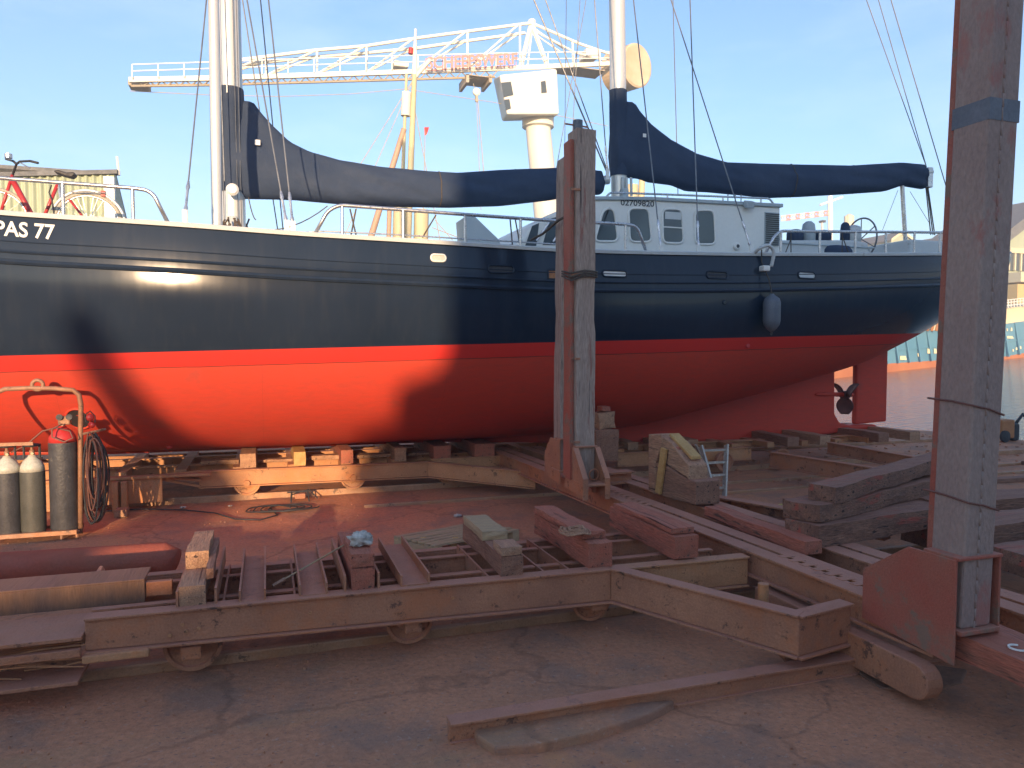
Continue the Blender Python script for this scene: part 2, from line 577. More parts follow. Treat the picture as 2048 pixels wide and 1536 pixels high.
def text_mesh(txt, size, name, mat, parent, place, bold=0.0):
    cu = bpy.data.curves.new('t', 'FONT')
    cu.body = txt
    cu.size = size
    cu.offset = bold
    cu.resolution_u = 4
    t = bpy.data.objects.new('t', cu)
    C.objects.link(t)
    dg = bpy.context.evaluated_depsgraph_get()
    me = bpy.data.meshes.new_from_object(t.evaluated_get(dg))
    bpy.data.objects.remove(t)
    bm = bmesh.new()
    bm.from_mesh(me)
    bmesh.ops.triangulate(bm, faces=bm.faces)
    xs = [v.co.x for v in bm.verts]
    ys = [v.co.y for v in bm.verts]
    x0, x1, y0, y1 = min(xs), max(xs), min(ys), max(ys)
    off = Vector(parent.location) if parent.parent is None else Vector((parent.parent if parent.parent.parent is None else parent.parent.parent).location)
    for v in bm.verts:
        v.co = Vector(place((v.co.x - x0) / (x1 - x0), (v.co.y - y0) / (y1 - y0))) - off
    bm.to_mesh(me)
    bm.free()
    me.materials.clear()
    me.materials.append(mat)
    o = bpy.data.objects.new(name, me)
    C.objects.link(o)
    o.parent = parent
    return o


# ------------------------------------------------------------ the setting
def shore(y):
    return float(np.interp(y, [-80, 6, 8.5, 10.5, 12.5, 13.2, 14.5, 16, 22], [15, 14.6, 14.3, 13.96, 13.6, 12.1, 8, 0, -60]))


def ground():
    xs = np.concatenate([np.linspace(-120, -5, 14), np.linspace(-4.5, 8, 180), np.linspace(8.1, 13.5, 50)])
    ys = np.concatenate([np.linspace(-120, .8, 12), np.linspace(1, 14, 190), np.linspace(14.2, 21, 12)])
    mb = MB()
    rows = []
    for y in ys:
        e = shore(y)
        r = []
        for x in xs:
            xx = -120 + (x + 120) * (e + 120) / 133.5 if y > 12.6 else (x if x < 8 else 8 + (x - 8) * (e - 8) / 5.5)
            q = Vector((xx, y, 0))
            z = noise.noise(q * 1.1) * .012 + noise.noise(q * 4) * .006 + noise.noise(q * 14) * .0025
            if -4.5 < xx < 14 and 1 < y < 14: pass
            else: z = 0
            r.append((xx, y, z - .008))
        rows.append(r)
    mb.grid(rows)
    # quay face going down into the water
    mb.grid([[(shore(y) if y <= 12.6 else -120 + 133.5 * (shore(y) + 120) / 133.5, y, -.008) for y in ys], [(shore(y) + .25, y + .1, -1.5) for y in ys]])
    o = mb.build('ground', m_ground, smooth='all', fixn=False)
    tag(o, 'brown dusty slipway ground with rails', 'ground', kind='structure')


ground()


def wz(x, y): return -.55 + .068 * (x - 13.7) - .049 * (y - 12)


m_water = bpy.data.materials.new('water')
m_water.use_nodes = True
_n = m_water.node_tree
_P = _n.nodes['Principled BSDF']
_P.inputs['Base Color'].default_value = (.045, .075, .08, 1)
_P.inputs['Roughness'].default_value = .06
_P.inputs['IOR'].default_value = 1.33
_tc = _n.nodes.new('ShaderNodeTexCoord')
_mp = _n.nodes.new('ShaderNodeMapping')
_mp.inputs['Rotation'].default_value = (0, 0, math.radians(35))
_mp.inputs['Scale'].default_value = (.8, 3.4, 1)
_n.links.new(_tc.outputs['Object'], _mp.inputs[0])
_t = _n.nodes.new('ShaderNodeTexNoise')
_t.inputs['Scale'].default_value = 1.5
_t.inputs['Detail'].default_value = 5
_n.links.new(_mp.outputs[0], _t.inputs[0])
_b = _n.nodes.new('ShaderNodeBump')
_b.inputs['Strength'].default_value = .5
_b.inputs['Distance'].default_value = .14
_n.links.new(_t.outputs[0], _b.inputs['Height'])
_n.links.new(_b.outputs[0], _P.inputs['Normal'])
mb = MB().add([(x, y, wz(x, y)) for x, y in ((-150, -60), (15.5, -60), (150, -60), (260, 260), (-150, 260), (-150, 40))], [(0, 1, 2, 3, 4, 5)])
mb = MB().add([(x, y, wz(x, y)) for x, y in ((10, -40), (160, -40), (160, 220), (-150, 220), (-150, 12), (10, 12))], [(0, 1, 2, 3, 4, 5)])
tag(mb.build('water', m_water), 'rippled harbour water with warm reflections', 'water', kind='structure')


def rail(y, x0, x1, label, hgt=.05, w=.055):
    mb = MB()
    N = max(2, int((x1 - x0) / .6))
    for i in range(N):
        a, b = x0 + (x1 - x0) * i / N, x0 + (x1 - x0) * (i + 1) / N
        dy = noise.noise(Vector((a, y, 3))) * .006
        mb.box(a, b, y - w / 2, y + w / 2, -.02, hgt)
    o = mb.build('slip_rail', m_rail, loc=(x0, y, 0))
    weld(o)
    md = o.modifiers.new('bv', 'BEVEL')
    md.width = .012
    md.segments = 2
    md.limit_method = 'ANGLE'
    tag(o, label, 'rail', 'rails set in the slipway ground')


rail(4.40, -14, 13, 'worn rail under the near wheels of the near cradle', .05)
rail(4.98, -14, 13, 'rail under the far side of the near cradle')
rail(9.18, -14, 13, 'rail under the near wheels of the cradle carrying the yacht', .065)
rail(10.9, -14, 13, 'rail under the far side of the yacht cradle')
rail(8.28, 1.0, 13, 'thin rail lying between the two cradles', .03, .04)
rail(7.7, 4.6, 13, 'thin rail beyond the aluminium ladder', .03, .04)
# lone rail stub in the front with its open end
mb = MB()
mb.box(.75, 3.9, 3.155, 3.20, -.02, .075).box(.75, 3.9, 3.13, 3.225, .075, .09).box(.75, 3.9, 3.14, 3.20, -.02, .0)
o = mb.build('steel_beam', m_steel, loc=(.75, 3.2, 0), bevel=.004)
tag(o, 'long rusty steel beam sunk in the front ground, its open end at left', 'beam')
# broken concrete patch beside the beam end
m_darkg = M('dark_ground', (.17, .11, .09), (.22, .14, .11), 3, .9, 0, .8, 20)  # darker ground tone for the flat patch under the beam end


def slab(name, pts, h, mat, label, cat):
    mb = MB()
    mb.prism([(x, y, -.03) for x, y in pts], (0, 0, h + .03))
    o = mb.build(name, mat, loc=(pts[0][0], pts[0][1], 0), bevel=.012)
    return tag(o, label, cat)


pts = [at(a, b, Z=.02) for a, b in ((940, 1452), (1080, 1432), (1230, 1412), (1350, 1405), (1300, 1432), (1180, 1470), (1080, 1493), (990, 1500), (955, 1478))]
slab('concrete_patch', [(p.x, p.y) for p in pts], .035, m_ground, 'broken raised patch of paving against the front beam', 'paving patch')
pts = [at(a, b, Z=.01) for a, b in ((1700, 1330), (1760, 1372), (1850, 1380), (1925, 1362), (1935, 1335), (1860, 1325))]
slab('ground_patch', [(p.x, p.y) for p in pts], .004, m_darkg, 'flat dark patch on the ground under the beam end', 'hollow')


# ------------------------------------------------------------ the yacht hull
YC = 10.0
XA, XB = -7.0, 11.8
GX = np.linspace(XA, XB, 240)


def smooth(xs, ys, k=9):
    v = np.interp(GX, xs, ys)
    pad = np.concatenate([[v[0]] * k, v, [v[-1]] * k])
    # reflect-extrapolate to keep the end slopes
    for i in range(k):
        pad[k - 1 - i] = 2 * v[0] - v[i + 1]
        pad[k + len(v) + i] = 2 * v[-1] - v[-2 - i]
    w = np.hanning(2 * k + 1)
    w /= w.sum()
    return np.convolve(pad, w, 'valid')


BS = smooth([-7, -6, -5, -4, -3, -1, 2, 5, 7, 9, 10.5, 11.2, 11.8], [.1, .8, 1.3, 1.7, 1.95, 2.22, 2.34, 2.28, 2.1, 1.8, 1.4, 1.12, .8], 14)
SHP = ([0, 200, 380, 600, 900, 1120, 1300, 1500, 1700, 1880, 2010], [431, 443, 455, 472, 490, 504, 509, 512, 512, 511, 508])
ZS = []
for X, b in zip(GX, BS):
    Xc = max(X, -2.25)
    z = 2.95
    for _ in range(6):
        px, py = pj((Xc, YC - b, z))
        z = at(px, float(np.interp(px, *SHP)), Y=YC - b).z
    if X < -2.25: z += (-2.25 - X) * .06 + (X + 2.25) ** 2 * .012
    ZS.append(z)
ZS = np.array(ZS)
_w = np.hanning(15)
_w /= _w.sum()
ZS[7:-7] = np.convolve(ZS, _w, 'valid')
ZB = smooth([-7, -6, -5, -4, -1.8, 1, 3, 5, 6.2, 7.27, 8.94, 10.11, 11.15, 11.8], [2.6, 1.4, .9, .65, .54, .53, .54, .62, .86, 1.08, 1.42, 1.86, 2.34, 2.66], 8)


def zs(x): return float(np.interp(x, GX, ZS))
def zb(x): return float(np.interp(x, GX, ZB))
def bs(x): return float(np.interp(x, GX, BS))


def hb(x, z):                                     # half breadth at height z
    B, t, b0 = bs(x), zs(x), zb(x)
    f = min(max((z - b0) / (t - b0), 0), 1)
    aft = min(max((x - 5) / 6, 0), 1)
    a = 3.2 * (1 - aft) + 2.2 * aft
    c = 2.0 * (1 - aft) + 1.45 * aft
    tum = max(f - .70, 0) / .30                     # bulwark leans slightly inboard
    return B * (1 - (1 - f) ** a) ** (1 / c) * (1 + .032 * (1 - tum ** 1.5))


def hy(x, z): return YC - hb(x, z)


def on_hull(px, py, out=.0):
    Y = 7.8
    for _ in range(12):
        p = at(px, py, Y=Y)
        Y = .5 * Y + .5 * hy(p.x, p.z)
    return Vector((p.x, Y - out, p.z))


yacht = thing('sailing_yacht', 'large dark blue and red sailing yacht standing on the slipway cradle', 'sailing yacht', (0, YC, 0))
mb = MB()
NS = 44
rows = []
for i in range(0, 240):
    x = GX[i]
    t, b0 = ZS[i], ZB[i]
    r = []
    fs_ = [(k / NS) ** 2.0 for k in range(NS + 1)]
    for f in fs_[::-1]:
        z = b0 + (t - b0) * f
        r.append((x, YC - hb(x, z), z))
    for f in fs_[1:]:
        z = b0 + (t - b0) * f
        r.append((x, YC + hb(x, z), z))
    rows.append(r)
mb.grid(rows)
n = len(rows[0])
mb.f.append(tuple(239 * n + k for k in range(n)))
hull = mb.build('hull', m_hull, yacht, smooth=True)
# keel, rudder, propeller
kp = [(-5.2, .75), (-5, .60), (-1.8, .50), (2.2, .49), (4.94, .37), (7.3, .31), (8.56, .355), (9.75, .43), (9.75, .49), (9.2, .50), (8.98, .55), (8.87, .70), (8.85, 1.6), (7, 1.4), (5, 1.0), (2, .8), (-3, .8)]
mb = MB().prism([(x, YC - .13, z) for x, z in kp], (0, .26, 0))
mb.build('keel', m_hull, yacht, bevel=.03)
rp = [(9.37, .50), (10.03, .53), (10.03, 2.1), (9.37, 1.8)]
mb = MB().prism([(x, YC - .055, z) for x, z in rp], (0, .11, 0))
mb.build('rudder', m_hull, yacht, bevel=.03)
mb = MB().tube([(8.45, YC - .16, 1.03), (8.6, YC - .14, 1.03), (9.3, YC - .02, 1.0), (9.36, YC, 1.0)], [.012, .035, .04, .015], 12)
mb.build('propeller_shaft', m_hull, yacht, smooth=True)
prop = MB().lathe([(.02, 0), (.07, .03), (.07, .14), (.03, .2)], (9.06, YC - .04, 1.0), (1, 0, 0), 14).build('propeller', m_prop, yacht, smooth=True)
for a0 in (60, 180, 300):
    mb = MB()
    rws = []
    for i in range(9):
        r = .05 + .27 * i / 8
        wdt = .15 * math.sin(math.pi * (i + .9) / 10) ** .7 + .01
        tw = math.radians(60 - 35 * i / 8)
        row = []
        for k in range(7):
            s_ = (k / 6 - .5) * 2 * wdt
            a = math.radians(a0)
            tx, tt = s_ * math.cos(tw), s_ * math.sin(tw)
            yy = YC - .04 + r * math.sin(a) + tt * math.cos(a)
            zz = 1.0 + r * math.cos(a) - tt * math.sin(a)
            row.append((9.15 + tx * .7, yy, zz))
        rws.append(row)
    mb.grid(rws)
    o = mb.build('blade', m_prop, prop, smooth='all')
    md = o.modifiers.new('s', 'SOLIDIFY')
    md.thickness = .012
# bow thruster tunnel
c = on_hull(157, 838)
ring, disc = [], []
for k in range(28):
    a = 2 * math.pi * k / 28
    x, z = c.x + .11 * math.cos(a), c.z + .11 * math.sin(a)
    ring.append((x, hy(x, z) - .006, z))
MB().tube(ring, .012, 6, closed=True).build('thruster_ring', m_hull, yacht, smooth='all')
MB().add([(c.x, hy(c.x, c.z) - .001, c.z)] + [(p[0], p[1] + .001, p[2]) for p in ring], [(0, i + 1, (i + 1) % 28 + 1) for i in range(28)]).build('thruster_opening', m_dark, yacht)


def strake(d, r, name, mat, x0=-6.6, x1=11.7, fl=.5):
    pts = [(x, hy(x, zs(x) - d), zs(x) - d) for x in np.linspace(x0, x1, 130)]
    rws = []
    for p in pts:
        rws.append([(p[0], p[1] + .01, p[2] + r), (p[0], p[1] - r * .8, p[2] + r * .75), (p[0], p[1] - r, p[2]), (p[0], p[1] - r * .8, p[2] - r * .75), (p[0], p[1] + .02, p[2] - r)])
    MB().grid(rws).build(name, mat, yacht)


strake(.33, .018, 'rubbing_strake', m_hull)
strake(.425, .030, 'rubbing_strake', m_hull)
strake(.235, .007, 'plank_seam', m_hull)
# cap rail on both sides, deck
for sgn in (1, -1):
    rws = []
    for x in np.linspace(-6.9, 11.8, 130):
        b, z = bs(x), zs(x)
        rws.append([(x, YC - sgn * q, zz) for q, zz in ((b + .025, z - .002), (b + .03, z + .03), (b + .018, z + .043), (b - .11, z + .043), (b - .12, z - .002), (b + .025, z - .002))])
    MB().grid(rws).build('cap_rail', m_cap, yacht)
    rws = []
    for x in np.linspace(-6.8, 11.75, 60):
        b, z = bs(x), zs(x)
        rws.append([(x, YC - sgn * (b - .06), z), (x, YC - sgn * (b - .1), z - .3)])
    MB().grid(rws).build('bulwark', m_white, yacht)
rws = []
for x in np.linspace(-6.6, 11.7, 60):
    b, z = bs(x) - .1, zs(x) - .28
    rws.append([(x, YC - b, z), (x, YC, z + .06), (x, YC + b, z)])
MB().grid(rws).build('deck', m_deckg, yacht)
MB().box(11.76, 11.80, YC - .75, YC + .75, 2.9, 3.14).build('transom_rail', m_cap, yacht)


# freeing ports and hawse holes
def rrect(w, h, r, n=5):
    out = []
    for cx, cz, a0 in ((w / 2 - r, h / 2 - r, 0), (-w / 2 + r, h / 2 - r, 90), (-w / 2 + r, -h / 2 + r, 180), (w / 2 - r, -h / 2 + r, 270)):
        for k in range(n + 1):
            a = math.radians(a0 + 90 * k / n)
            out.append((cx + r * math.cos(a), cz + r * math.sin(a)))
    return out


def port(x0, y0, x1, y1, mat, rim, label, rr=.45):
    a, b = on_hull(x0, (y0 + y1) / 2), on_hull(x1, (y0 + y1) / 2)
    cx = (a.x + b.x) / 2
    w = b.x - a.x
    cc_ = on_hull((x0 + x1) / 2, (y0 + y1) / 2)
    h = (at(x0, y0, Y=cc_.y) - at(x0, y1, Y=cc_.y)).z
    pr = rrect(w, h, h * rr)
    P3 = lambda p, o_: (cx + p[0], hy(cx + p[0], cc_.z + p[1]) - o_, cc_.z + p[1])
    pl = MB().add([P3((0, 0), .004)] + [P3(p, .004) for p in pr], [(0, i + 1, (i + 1) % len(pr) + 1) for i in range(len(pr))]).build('freeing_port', mat, yacht)
    MB().tube([P3(p, .006) for p in pr], .011, 6, closed=True).build('rim', rim, pl, smooth='all')
    if label: pl['label'] = label
    return pl


port(862, 509, 891, 523, m_cylw, m_white, 'cream rimmed oval hawse opening')
port(976, 531, 1027, 546, m_dark, m_hull, 'dark narrow freeing port')
port(1096, 540, 1130, 559, m_orange, m_hull, 'orange rusty plate', .05)
port(1205, 541, 1253, 554, m_white, m_hull, 'white backed freeing port')
port(1413, 543, 1454, 557, m_dark, m_hull, 'dark oval freeing port')
port(1596, 544, 1630, 557, m_cap, m_hull, 'grey filled oval freeing port')
# anode and small plates on the bottom
for px, py in ((338, 893), (1448, 605), (1495, 692)):
    p = on_hull(px, py)
    MB().lathe([(.03, 0), (.03, .02), (.02, .03)], p + Vector((0, .01, 0)), (0, -1, 0), 12).build('hull_fitting', m_cylr if py > 650 else m_hull, yacht)
# name on the bulwark
l0, l1 = on_hull(-10, 462), on_hull(110, 462)


def nameplace(u, v):
    x = l0.x + (l1.x - l0.x) * u
    base = on_hull(-10 + 120 * u, float(np.interp(-10 + 120 * u, (-10, 110), (471, 480)))).z
    z = base + .143 * v
    return (x, hy(x, z) - .004, z)


text_mesh('PAS 77', .2, 'name_letters', m_white, yacht, nameplace, .004)

# ------------------------------------------------------------ deckhouse
YF, YB = 8.75, 11.25
def cp(px, py): return at(px, py, Y=YF)


prof = [cp(1030, 500), cp(1062, 452), cp(1095, 430), cp(1150, 407), cp(1185, 398), cp(1300, 399), cp(1561, 413), cp(1561, 520)]
prof = [(p.x, p.z) for p in prof]
prof[0] = (prof[0][0], prof[-1][1])
house = MB().prism([(x, YF, z) for x, z in prof], (0, YB - YF, 0)).build('deckhouse', m_cabin, yacht, bevel=.03)
rf = [cp(1178, 400), cp(1185, 393), cp(1300, 394), cp(1564, 408), cp(1564, 415), cp(1300, 401)]
MB().prism([(p.x, YF - .03, p.z) for p in rf], (0, YB - YF + .06, 0)).build('roof_edge', m_deckg, house, bevel=.008)


def window(c4, name='window', mat=m_glass):
    P = [cp(*c) for c in c4]
    cx = sum(p.x for p in P) / 4
    cz = sum(p.z for p in P) / 4
    out = []
    for i in range(4):                              # rounded corners
        p0, p1, p2 = P[i - 1], P[i], P[(i + 1) % 4]
        for k in range(6):
            t = k / 5
            r = .085
            a = p1 + (p0 - p1).normalized() * r
            b = p1 + (p2 - p1).normalized() * r
            q = a * (1 - t) ** 2 + p1 * 2 * t * (1 - t) + b * t * t
            out.append(q)
    w = MB().prism([(p.x, YF - .006, p.z) for p in out], (0, .01, 0)).build(name, mat, house)
    MB().tube([(p.x, YF - .008, p.z) for p in out], .016, 6, closed=True).build('frame', m_white, w, smooth='all')
    return w


window(((1207, 417), (1228, 417), (1236, 483), (1188, 483)))
window(((1256, 417), (1297, 417), (1303, 484), (1259, 484)))
w3 = window(((1324, 418), (1363, 419), (1367, 487), (1325, 486)))
a, b = cp(1324, 454), cp(1366, 454)
MB().box(a.x, b.x, YF - .02, YF - .007, a.z - .008, a.z + .008).build('crossbar', m_white, w3)
a, b = cp(1327, 423), cp(1364, 440)
MB().box(a.x + .02, b.x - .02, YF - .0105, YF - .0065, b.z, a.z).build('blind', m_cap, w3)
window(((1389, 421), (1427, 421), (1431, 489), (1390, 489)))
# forward windscreen panes on the slope
for (x0, x1, t0, t1) in ((1050, 1072, 492, 452), (1085, 1113, 490, 438)):
    P = [cp(x0, t0), cp(x0 + 14, t1), cp(x1 + 6, t1 - 6), cp(x1, t0)]
    MB().prism([(p.x, YF - .008, p.z) for p in P], (0, .006, 0)).build('windscreen', m_glass, house)
# louvre
a, b = cp(1529, 424), cp(1557, 491)
lv = MB().box(a.x, b.x, YF - .012, YF, b.z, a.z).build('louvre', m_deckg, house)
for k in range(16):
    z = b.z + (a.z - b.z) * (k + .5) / 16
    MB()
mb = MB()
for k in range(16):
    z = b.z + (a.z - b.z) * (k + .5) / 16
    mb.ob((a.x + .01, YF - .014, z - .008), (b.x - a.x - .02, 0, 0), (0, -.014, -.01), (0, 0, .006))
mb.build('slats', m_ink, lv)
n0, n1 = cp(1241, 411), cp(1308, 414)
text_mesh('02709820', .08, 'number', m_ink, house, lambda u, v: (n0.x + (n1.x - n0.x) * u, YF - .005, n0.z + (n1.z - n0.z) * u + .078 * v), .0015)


def railing(pts, posts, name, Y0=None, r=.019, parent=None, low=None):
    P = []
    for px, py in pts:
        q = at(px, py, Y=8)
        for _ in range(5): q = at(px, py, Y=(YC - bs(q.x) + .05) if Y0 is None else Y0)
        P.append(q)
    # round the corners
    out = [P[0]]
    for i in range(1, len(P) - 1):
        a, b, c_ = P[i - 1], P[i], P[i + 1]
        r_ = min(.09, (a - b).length * .45, (c_ - b).length * .45)
        s0, s1 = b + (a - b).normalized() * r_, b + (c_ - b).normalized() * r_
        for k in range(5):
            t = k / 4
            out.append(s0 * (1 - t) ** 2 + b * 2 * t * (1 - t) + s1 * t * t)
    out.append(P[-1])
    rl = MB().tube(out, r, 10).build(name, m_tube, parent or yacht, smooth='all')
    for (px, y0, y1) in posts:
        q = at(px, y0, Y=8)
        for _ in range(5): q = at(px, y0, Y=(YC - bs(q.x) + .05) if Y0 is None else Y0)
        zl = zs(q.x) + .02 if Y0 is None else at(px, y1, Y=q.y).z
        MB().tube([(q.x, q.y, q.z), (q.x, q.y, zl)], r * .85, 10).build('stanchion', m_tube, rl, smooth=True)
    return rl


railing([(-60, 350), (0, 356), (265, 376), (293, 380), (308, 390), (335, 444)], [(-40, 352, 0), (125, 364, 0), (265, 376, 0)], 'hand_rail')
rl = railing([(630, 468), (655, 422), (678, 410), (930, 429), (1100, 441), (1245, 448), (1274, 452), (1293, 505)], [(684, 411, 0), (806, 420, 0), (930, 429, 0), (1041, 438, 0), (1251, 449, 0)], 'hand_rail')
railing([(600, 466), (640, 462), (806, 470), (930, 478), (1041, 484), (1180, 492)], [], 'lower_wire', r=.008)
railing([(1530, 508), (1549, 472), (1562, 462), (1640, 463), (1772, 464), (1885, 465), (1990, 466)], [(1562, 462, 0), (1640, 463, 0), (1711, 464, 0), (1772, 464, 0), (1829, 465, 0), (1880, 465, 0), (1975, 466, 0)], 'hand_rail')
railing([(1210, 397), (1220, 385), (1335, 389), (1540, 397), (1549, 412)], [(1335, 389, 402), (1446, 393, 405), (1522, 397, 410)], 'roof_rail', Y0=YF + .1, r=.014)
# lamps on the deckhouse
p = cp(1472, 493)
lm = MB().lathe([(.05, 0), (.052, .03), (.035, .045)], (p.x, YF, p.z), (0, -1, 0), 18).build('round_lamp', m_white, house, smooth=True)
MB().lathe([(.025, .046), (.02, .055)], (p.x, YF, p.z), (0, -1, 0), 12).build('lens', m_ink, lm)
p = cp(1492, 412)
MB().ob((p.x - .06, YF - .1, p.z - .05), (.12, 0, 0), (0, .09, .03), (0, -.02, .09)).build('flood_lamp', m_deckg, house, bevel=.01)
for px in (1490, 1505, 1517):
    p = cp(px, 402)
    MB().tube([(p.x, YF + .4, p.z), (p.x, YF + .4, p.z + .17)], .008, 6).build('aerial', m_wire, house)
# aft coamings and gear
ac = [cp(1562, 474), cp(1740, 474), cp(1768, 480), cp(1772, 520), cp(1562, 520)]
MB().prism([(p.x, 9.05, p.z) for p in ac], (0, 1.9, 0)).build('cockpit_coaming', m_cap, yacht, bevel=.03)
a, b = at(1565, 484, Y=9.03), at(1750, 497, Y=9.03)
MB().box(a.x, b.x, 9.03, 9.06, b.z, a.z).build('coaming_panel', m_deckg, yacht, bevel=.005)
a, b = at(1820, 478, Y=9.3), at(1880, 500, Y=9.3)
MB().box(a.x, b.x + .5, 9.3, 10.7, b.z - .3, a.z).build('stern_locker', m_cap, yacht, bevel=.03)
for px, py, r, h, mt in ((1617, 470, .10, .20, m_deckg), (1590, 470, .12, .08, m_canvas), (1645, 470, .13, .07, m_canvas), (1690, 466, .07, .16, m_canvas), (1706, 468, .12, .13, m_cap), (1662, 508, .30, .12, m_canvas)):
    p = at(px, py, Y=9.2)
    MB().lathe([(r, -.15), (r * 1.0, h * .3), (r * .85, h * .8), (r * .4, h)], (p.x, 9.2, p.z), (0, 0, 1), 18).build('winch_cover' if py < 500 else 'canvas_bundle', mt, yacht, smooth='all')
p = at(1722, 478, Y=9.7)
ring = [(p.x, 9.7 + .33 * math.cos(a), p.z + .33 * math.sin(a)) for a in np.linspace(0, 2 * math.pi, 41)[:-1]]
wh = MB().tube(ring, .014, 8, closed=True).build('steering_wheel', m_wire, yacht, smooth='all')
mb = MB()
for k in range(6):
    a = math.pi / 2 + k * math.pi / 3
    mb.tube([(p.x, 9.7, p.z), (p.x, 9.7 + .33 * math.cos(a), p.z + .33 * math.sin(a))], .009, 6)
mb.build('spokes', m_wire, wh)
# foredeck hatch boards and gear between the masts
P = [at(930, 432, Y=9.2), at(948, 430, Y=9.2), at(1000, 480, Y=9.2), at(1000, 495, Y=9.2), at(935, 495, Y=9.2)]
MB().prism([(q.x, 9.2, q.z) for q in P], (0, .5, 0)).build('hatch_hood', m_deckg, yacht, bevel=.02)
P = [at(1000, 500, Y=9.0), at(1005, 489, Y=9.0), at(1040, 487, Y=9.0), at(1055, 500, Y=9.0)]
MB().prism([(q.x, 9.0, q.z) for q in P], (0, .5, 0)).build('tarpaulin_bundle', m_canvas, yacht, bevel=.03)
P = [at(1058, 488, Y=9.0), at(1085, 448, Y=9.0), at(1100, 448, Y=9.0), at(1078, 488, Y=9.0)]
for dx in (0, .22, .4):
    MB().tube([(P[0].x + dx, 8.72, P[0].z), (P[1].x + dx, 8.72, P[1].z)], .014, 6).build('sloping_bar', m_tube, yacht)
# coachroof ahead of the main mast and anchor gear
for px0, px1, py, h in ((600, 700, 471, .12),):
    a, b = at(px0, py, Y=9), at(px1, py, Y=9)
    MB().box(a.x, b.x, 9, 11, a.z - .3, a.z).build('deck_hatch', m_cap, yacht, bevel=.03)

# ------------------------------------------------------------ masts, booms, covers, rigging
def mast(pxa, pya, pxb, pyb, r, Y=YC, name='mast', ztop=14.5, zlow=None, mat=m_alu):
    a, b = at(pxa, pya, Y=Y), at(pxb, pyb, Y=Y)
    d = (b - a) / (b.z - a.z)
    base = a + d * ((zlow if zlow is not None else 2.7) - a.z)
    top = a + d * (ztop - a.z)
    N = 6
    pts = [base.lerp(top, i / N) for i in range(N + 1)]
    o = MB().tube(pts, [r] * N + [r * .7], 24).build(name, mat, yacht, smooth=True)
    return o, lambda z: a + d * (z - a.z)


mast1, mpos1 = mast(466, 400, 456, 0, .147)
mast2, mpos2 = mast(1238, 380, 1234, 0, .118)
mastp, mposp = mast(434, 440, 427, 0, .055, Y=8.6, name='pole', zlow=2.95)
MB().tube([mpos1(z) + Vector((-.03, -.147, 0)) for z in (4.9, 14)], .012, 6).build('mast_track', m_white, mast1)
for dx in (-.10, .06, .10):
    MB().tube([mpos1(3.2) + Vector((dx, -.17, 0)), mpos1(14) + Vector((dx, -.16, 0))], .005, 5).build('halyard', m_wire, mast1)
for m_, mp_, z0 in ((mast1, mpos1, 3.3), (mast2, mpos2, 4.0)):
    p = mp_(z0)
    MB().box(p.x - .05, p.x + .05, p.y - .22, p.y - .1, p.z - .12, p.z + .1).build('winch', m_deckg, m_, bevel=.02)
p = at(465, 380, Y=9.75)
MB().lathe([(.07, 0), (.075, .03), (.05, .06)], (p.x, 9.75, p.z), (0, -1, 0), 18).build('white_drum', m_white, mast1, smooth=True)
# rope bundle and pins at the mast foot
mb = MB()
for k in range(26):
    x = mpos1(3.1).x + random.uniform(-.12, .2)
    y = 9.6 + random.uniform(-.1, .1)
    z = 3.05 + random.uniform(0, .32)
    mb.tube([(x, y, z), (x + random.uniform(-.1, .1), y - .02, z - .12), (x + random.uniform(-.15, .15), y, z - .28)], .011, 5)
mb.build('rope_coils', m_rope, mast1)


